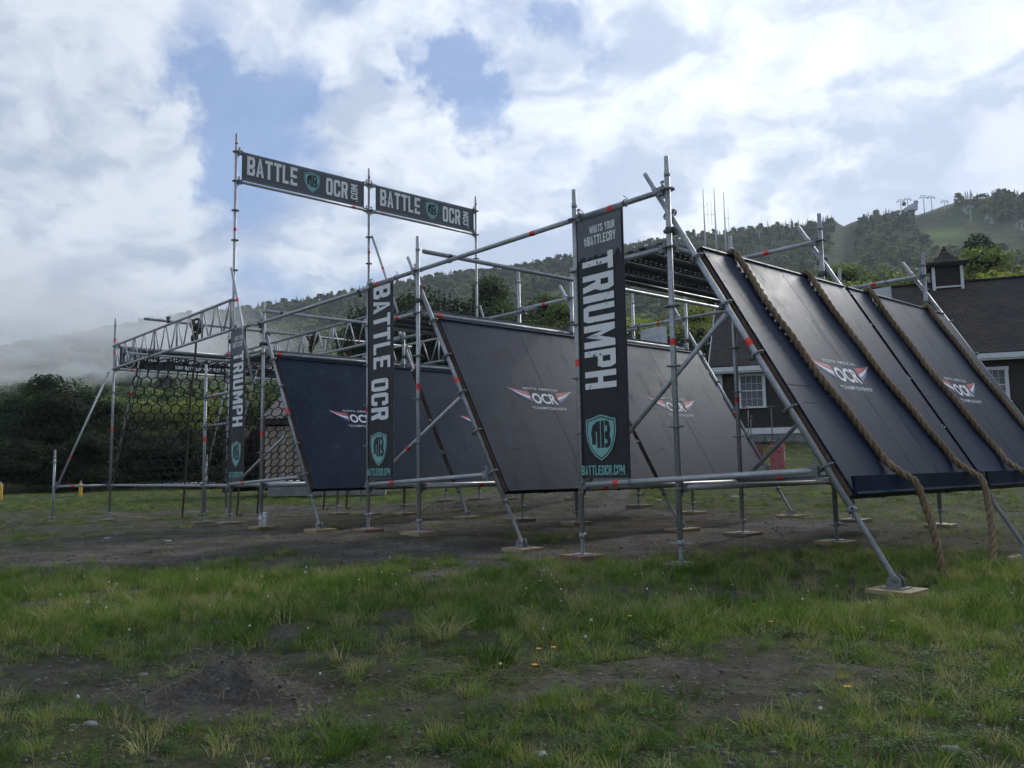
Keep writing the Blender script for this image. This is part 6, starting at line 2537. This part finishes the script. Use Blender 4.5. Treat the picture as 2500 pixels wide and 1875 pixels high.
for ((x, y), ytop, _, lab) in TW:
    B = on_hill(x, y)
    d = cdir(x, ytop)
    R2 = sqrt(B.x ** 2 + B.y ** 2)
    zt = CAM_H + d.z / sqrt(d.x ** 2 + d.y ** 2) * R2
    th = thing('lift_pylon', lab, 'ski lift pylon', Matrix.Translation(B))
    sc_ = R2 / 760
    a = .38 * sc_
    mb = MB(); mb.tube([(B.x, B.y, B.z - 2), (B.x, B.y, zt)], [a, a * .7], 8); mb.add('column', M_LIFT, None, th)
    mb = MB(); mb.box(B.x, B.y, zt, 5.2 * sc_, .5 * sc_, .3 * sc_)
    for sg in (-1, 1):
        mb.box(B.x + sg * 2.8 * sc_, B.y, zt - .5 * sc_, .5 * sc_, 2.0 * sc_, .6 * sc_)
        mb.tube([(B.x + sg * 2.4 * sc_, B.y, zt + 1.3 * sc_), (B.x + sg * 1.0 * sc_, B.y, zt)], .12 * sc_, 4)
    mb.box(B.x, B.y, zt + 1.3 * sc_, 5.0 * sc_, .3 * sc_, .3 * sc_)
    mb.add('crossarm', M_LIFT, None, th)
    heads.append(Vector((B.x, B.y, zt)))
CH = ('first', 'second', 'third', 'fourth', 'fifth', 'sixth', 'seventh')
for i, (x, y) in enumerate(((2314, 503), (2354, 512), (2361, 518), (2410, 531), (2422, 541), (2483, 552), (2496, 558))):
    B = on_hill(x, y + 12)
    d = cdir(x, y); R2 = sqrt(B.x ** 2 + B.y ** 2)
    zc = CAM_H + d.z / sqrt(d.x ** 2 + d.y ** 2) * R2
    k = R2 / 620
    th = thing('lift_chair', 'white framed chair over the grassy ski run, %s from the left' % CH[i], 'ski lift chair', Matrix.Translation((B.x, B.y, zc)), 'chairs of the ski lift')
    mb = MB()
    mb.tube([(B.x, B.y, zc + 2.6 * k), (B.x, B.y, zc + .9 * k), (B.x - .9 * k, B.y, zc + .6 * k), (B.x - .9 * k, B.y, zc - 1.0 * k)], .16 * k, 5)
    mb.tube([(B.x, B.y, zc + .9 * k), (B.x + .9 * k, B.y, zc + .6 * k), (B.x + .9 * k, B.y, zc - 1.0 * k)], .16 * k, 5)
    mb.add('hanger', M_LIFT, None, th)
    mb = MB(); mb.box(B.x, B.y, zc - 1.0 * k, 2.2 * k, .9 * k, .25 * k); mb.box(B.x, B.y + .4 * k, zc - .5 * k, 2.2 * k, .15 * k, .9 * k); mb.add('seat', M_LIFT, None, th)
for i, (x, y, lab) in enumerate(((2207, 498, 'dark cabin hanging beside the skyline pylons, left one'), (2236, 494, 'dark cabin hanging above the pale station roof, right one'))):
    d = cdir(x, y); k = 700 / sqrt(d.x ** 2 + d.y ** 2)
    c = Vector((d.x * k, d.y * k, CAM_H + d.z * k))
    th = thing('lift_cabin', lab, 'gondola cabin', Matrix.Translation(c))
    mb = MB(); mb.lathe([(.6, -1.5), (1.5, -1.1), (1.7, 0), (1.4, 1.1), (.5, 1.4)], 8, Matrix.Translation(c)); mb.add('shell', M_CABIN, None, th)
    mb = MB(); mb.tube([c + Vector((0, 0, 1.3)), c + Vector((.2, 0, 2.9))], .14, 4); mb.add('hanger', M_LIFT, None, th)
# station roof on the skyline
B = on_hill(2224, 506)
d = cdir(2224, 500); k = 700 / sqrt(d.x ** 2 + d.y ** 2)
c = Vector((d.x * k, d.y * k, CAM_H + d.z * k))
th = thing('lift_station', 'pale pointed roof of the lift station on the skyline', 'building', Matrix.Translation(c))
mb = MB()
mb.prism([(-3.6, -5), (3.2, -5), (3.2, .4), (2.6, 1.4), (-3.6, -1.6)], -4, 4, Matrix.Translation(c) @ Matrix.Rotation(pi / 2, 4, 'X'))
mb.add('roof', simple('pale_station_roof', (.40, .42, .44), .6), None, th)


# ---------------------------------------------------------------- small things in the foreground
def fg(px_, py_, lift=0.0):
    """where the view ray meets the ground in front"""
    d = cdir(px_, py_)
    k = 1.0
    while k < 40:
        X, Y, Z = d.x * k, d.y * k, CAM_H + d.z * k
        if Z < ground_z(X, Y): return X, Y, ground_z(X, Y)
        k += .01
    return X, Y, Z


st_r = random.Random(9)
for (x, y, sz, lab) in ((220, 1770, .022, 'whitish stone in the bare soil at the lower left'), (350, 1650, .020, 'flat grey stone left of the dirt mound'), (1335, 1395, .040, 'rounded pale stone in the grass left of the nearest scaffold post'),
                        (410, 1322, .035, 'pale stone on the dirt at the left, right one'), (262, 1315, .035, 'pale stone on the dirt at the left, left one'), (1396, 1560, .016, 'small pale stone beside the yellow flowers'),
                        (2320, 1835, .028, 'buried brownish stone at the lower right'), (1320, 1845, .018, 'dark and white stone at the bottom edge, left of centre'), (1795, 1215, .07, 'pale stone in the grass behind the nearest scaffold'), (1608, 1223, .05, 'pale stone behind the nearest scaffold post')):
    X, Y, Z = fg(x, y)
    me = pebble(st_r, M_STONEW if 'pale' in lab or 'white' in lab else M_STONE, 2) if 'M_STONEW' in globals() else pebble(st_r, M_STONE, 2)
    o = add('stone', me, Matrix.Translation((X, Y, Z + sz * .1)) @ Matrix.Rotation(st_r.uniform(0, 6), 4, 'Z') @ Matrix.Diagonal((sz, sz, sz * .8, 1)))
    tag(o, lab, 'stone', 'loose stones on the ground')

M_PETAL = simple('yellow_petals', (0.75, 0.42, 0.02), .6)
M_STEM = simple('flower_stem', (0.05, 0.08, 0.02), .7)
M_WPET = simple('white_clover_bloom', (0.55, 0.55, 0.48), .7)
for (x, y, lab) in ((1316, 1590, 'open yellow dandelion like flower, upper of the pair left of centre'), (1352, 1586, 'small yellow flower right of the pair'), (1307, 1632, 'largest open yellow flower, lower of the pair'),
                    (1884, 1520, 'yellow flower in the grass right of centre'), (2072, 1691, 'orange yellow flower low in the thin grass at the right'), (1843, 1475, 'dull orange flower in the grass below the nearest scaffold'), (1538, 1507, 'yellow flower by the tall tuft'), (2182, 1518, 'yellow flower below the near timber block'), (1920, 1318, 'yellow flower in the shade under the rope ramp')):
    X, Y, Z = fg(x, y + 22)
    h_ = .045
    th = thing('yellow_flower', lab, 'flower', Matrix.Translation((X, Y, Z)))
    mb = MB(); mb.tube([(X, Y, Z - .01), (X + .004, Y, Z + h_)], .0012, 4); mb.add('stem', M_STEM, None, th)
    mb = MB()
    for k in range(13):
        a = 2 * pi * k / 13
        mb.quad((X + .003 * cos(a), Y + .003 * sin(a), Z + h_), (X + .010 * cos(a - .2), Y + .010 * sin(a - .2), Z + h_ + .004), (X + .015 * cos(a), Y + .015 * sin(a), Z + h_ + .007), (X + .010 * cos(a + .2), Y + .010 * sin(a + .2), Z + h_ + .004))
    mb.lathe([(.005, h_), (.006, h_ + .004), (.002, h_ + .007)], 7, Matrix.Translation((X, Y, Z)))
    mb.add('petals', M_PETAL, None, th)


def scatter_blooms():
    r = random.Random(17)
    mb = MB()
    mb.lathe([(.001, .0), (.0065, .003), (.008, .007), (.006, .012), (.001, .014)], 7, Matrix.Translation((0, 0, .05)))
    mb.tube([(0, 0, 0), (0, 0, .052)], .0009, 3, mi=1)
    me = mb.mesh('clover_bloom', [M_WPET, M_STEM])
    pts = []
    while len(pts) < 70:
        Y = sqrt(r.uniform(7, 60)); X = r.uniform(-.65, .65) * Y
        if r.random() < grass_density(X, Y) - .3:
            s_ = r.uniform(.6, 1.0)
            pts.append((X, Y, ground_z(X, Y), r.uniform(-.3, .3), r.uniform(-.3, .3), r.uniform(0, 6), s_, r.uniform(.7, 1.2), 0))
    instancer('clover_blooms', [me], pts, 'tiny white clover blooms dotted through the grass')


scatter_blooms()

# coarse broad leaved tufts
r = random.Random(44)
TUFT = [blade_tuft(r, 80, .08, .19, .07, 1.5, .0032, M_GRASS, 6), blade_tuft(r, 60, .04, .12, .06, 1.6, .0026, M_GRASS, 5)]
for (x, y, k, sc_, lab) in ((1210, 1625, 0, 1.0, 'big tuft of broad blue green grass blades at the centre of the foreground'), (1080, 1560, 0, .95, 'dark coarse grass tuft left of the big centre tuft'), (1600, 1560, 0, .9, 'spreading grass tuft beside the yellow flowers'),
                            (800, 1800, 1, .85, 'bright green grass tuft on the bare soil at the lower left'), (870, 1810, 1, .75, 'second bright green tuft, just right of the lower left one'), (1120, 1820, 1, .9, 'wide splayed grass tuft at the lower centre'), (1500, 1840, 1, .85, 'bright grass tuft at the bottom edge'), (520, 1550, 1, 1.0, 'grass tuft at the edge of the green band at the left')):
    X, Y, Z = fg(x, y)
    o = add('grass_tuft', TUFT[k], Matrix.Translation((X, Y, Z - .01)) @ Matrix.Rotation(r.uniform(0, 6), 4, 'Z') @ Matrix.Diagonal((sc_, sc_, sc_, 1)))
    tag(o, lab, 'grass tuft')

# dead roots and straw on the little dirt mound
mb = MB()
for _ in range(120):
    X, Y = -1.02 + r.gauss(0, .20), 3.12 + r.gauss(0, .12)
    Z = ground_z(X, Y)
    a = r.uniform(0, 6.28); L = r.uniform(.02, .09)
    p1 = Vector((X, Y, Z + r.uniform(0, .03)))
    p2 = p1 + Vector((cos(a) * L * .6, sin(a) * L * .6, r.uniform(.0, .05)))
    p3 = p2 + Vector((cos(a + .4) * L * .6, sin(a + .4) * L * .6, r.uniform(-.04, .02)))
    p2.z = max(p2.z, ground_z(p2.x, p2.y) + .005); p3.z = max(p3.z, ground_z(p3.x, p3.y) + .003)
    mb.tube(smooth_path([p1, p2, p3], 6)[0], [.0013, .0013, .0011, .001, .0008, .0005], 3)
for _ in range(120):
    X, Y = .0 + r.gauss(0, .34) - .25, 3.35 + r.gauss(0, .14)
    Z = ground_z(X, Y); a = r.gauss(.2, .5); L = r.uniform(.06, .2)
    mb.tube([(X, Y, Z + .01), (X + cos(a) * L * .5, Y + sin(a) * L * .5, Z + .03), (X + cos(a) * L, Y + sin(a) * L, Z + .015)], [.001, .0009, .0005], 3)
o = mb.add('dead_roots', M_STRAW)
tag(o, 'pale dead roots and straw on the dark dirt mound at the lower left', kind='stuff')

# ---------------------------------------------------------------- air
def haze():
    mb = MB()
    mb.box(0, 900, 160, 3000, 2400, 330)       # from below the ground to above the ridge
    m = bpy.data.materials.new('even_haze')
    m.use_nodes = True
    t = NT(m.node_tree); t.n.clear()
    out = t.new('ShaderNodeOutputMaterial'); v = t.new('ShaderNodeVolumePrincipled')
    v.inputs['Color'].default_value = (.86, .92, 1, 1)
    v.inputs['Density'].default_value = 0.0002
    v.inputs['Anisotropy'].default_value = .2
    t.l.new(v.outputs[0], out.inputs['Volume'])
    o = mb.add('haze', m)
    o.display_type = 'WIRE'
    tag(o, 'thin bluish air between the field and the mountain', kind='stuff')


haze()


def mist():
    """morning cloud lying on the left flank of the mountain"""
    d = cdir(60, 800)
    mb = MB()
    c = Vector((-98, 130, 22))
    bm = bmesh.new()
    bmesh.ops.create_icosphere(bm, subdivisions=3, radius=1)
    me = bpy.data.meshes.new('mist')
    bm.to_mesh(me); bm.free()
    m = bpy.data.materials.new('mist_cloud')
    m.use_nodes = True
    t = NT(m.node_tree); t.n.clear()
    out = t.new('ShaderNodeOutputMaterial'); v = t.new('ShaderNodeVolumePrincipled')
    o = objco(t)
    rad = t.vmath('LENGTH', o, out=1)
    fall = t.mrange(rad, .2, 1.0, 1, 0, smooth=True)
    n = t.noise(t.scalev(o, (1, .6, .8)), 3.2, 7, .62, .6)
    dens = t.math('MULTIPLY', fall, t.mrange(n, .42, .60, .04, 1.7))
    v.inputs['Color'].default_value = (1, 1, 1, 1)
    t.l.new(t.math('MULTIPLY', dens, 0.055), v.inputs['Density'])
    t.l.new(v.outputs[0], out.inputs['Volume'])
    me.materials.append(m)
    ob = bpy.data.objects.new('mist', me)
    place(ob, Matrix.Translation(c) @ Matrix.Rotation(.62, 4, 'Z') @ Matrix.Diagonal((84, 46, 21, 1)))
    tag(ob, 'bank of white mist drifting over the left flank of the mountain', kind='stuff')


mist()
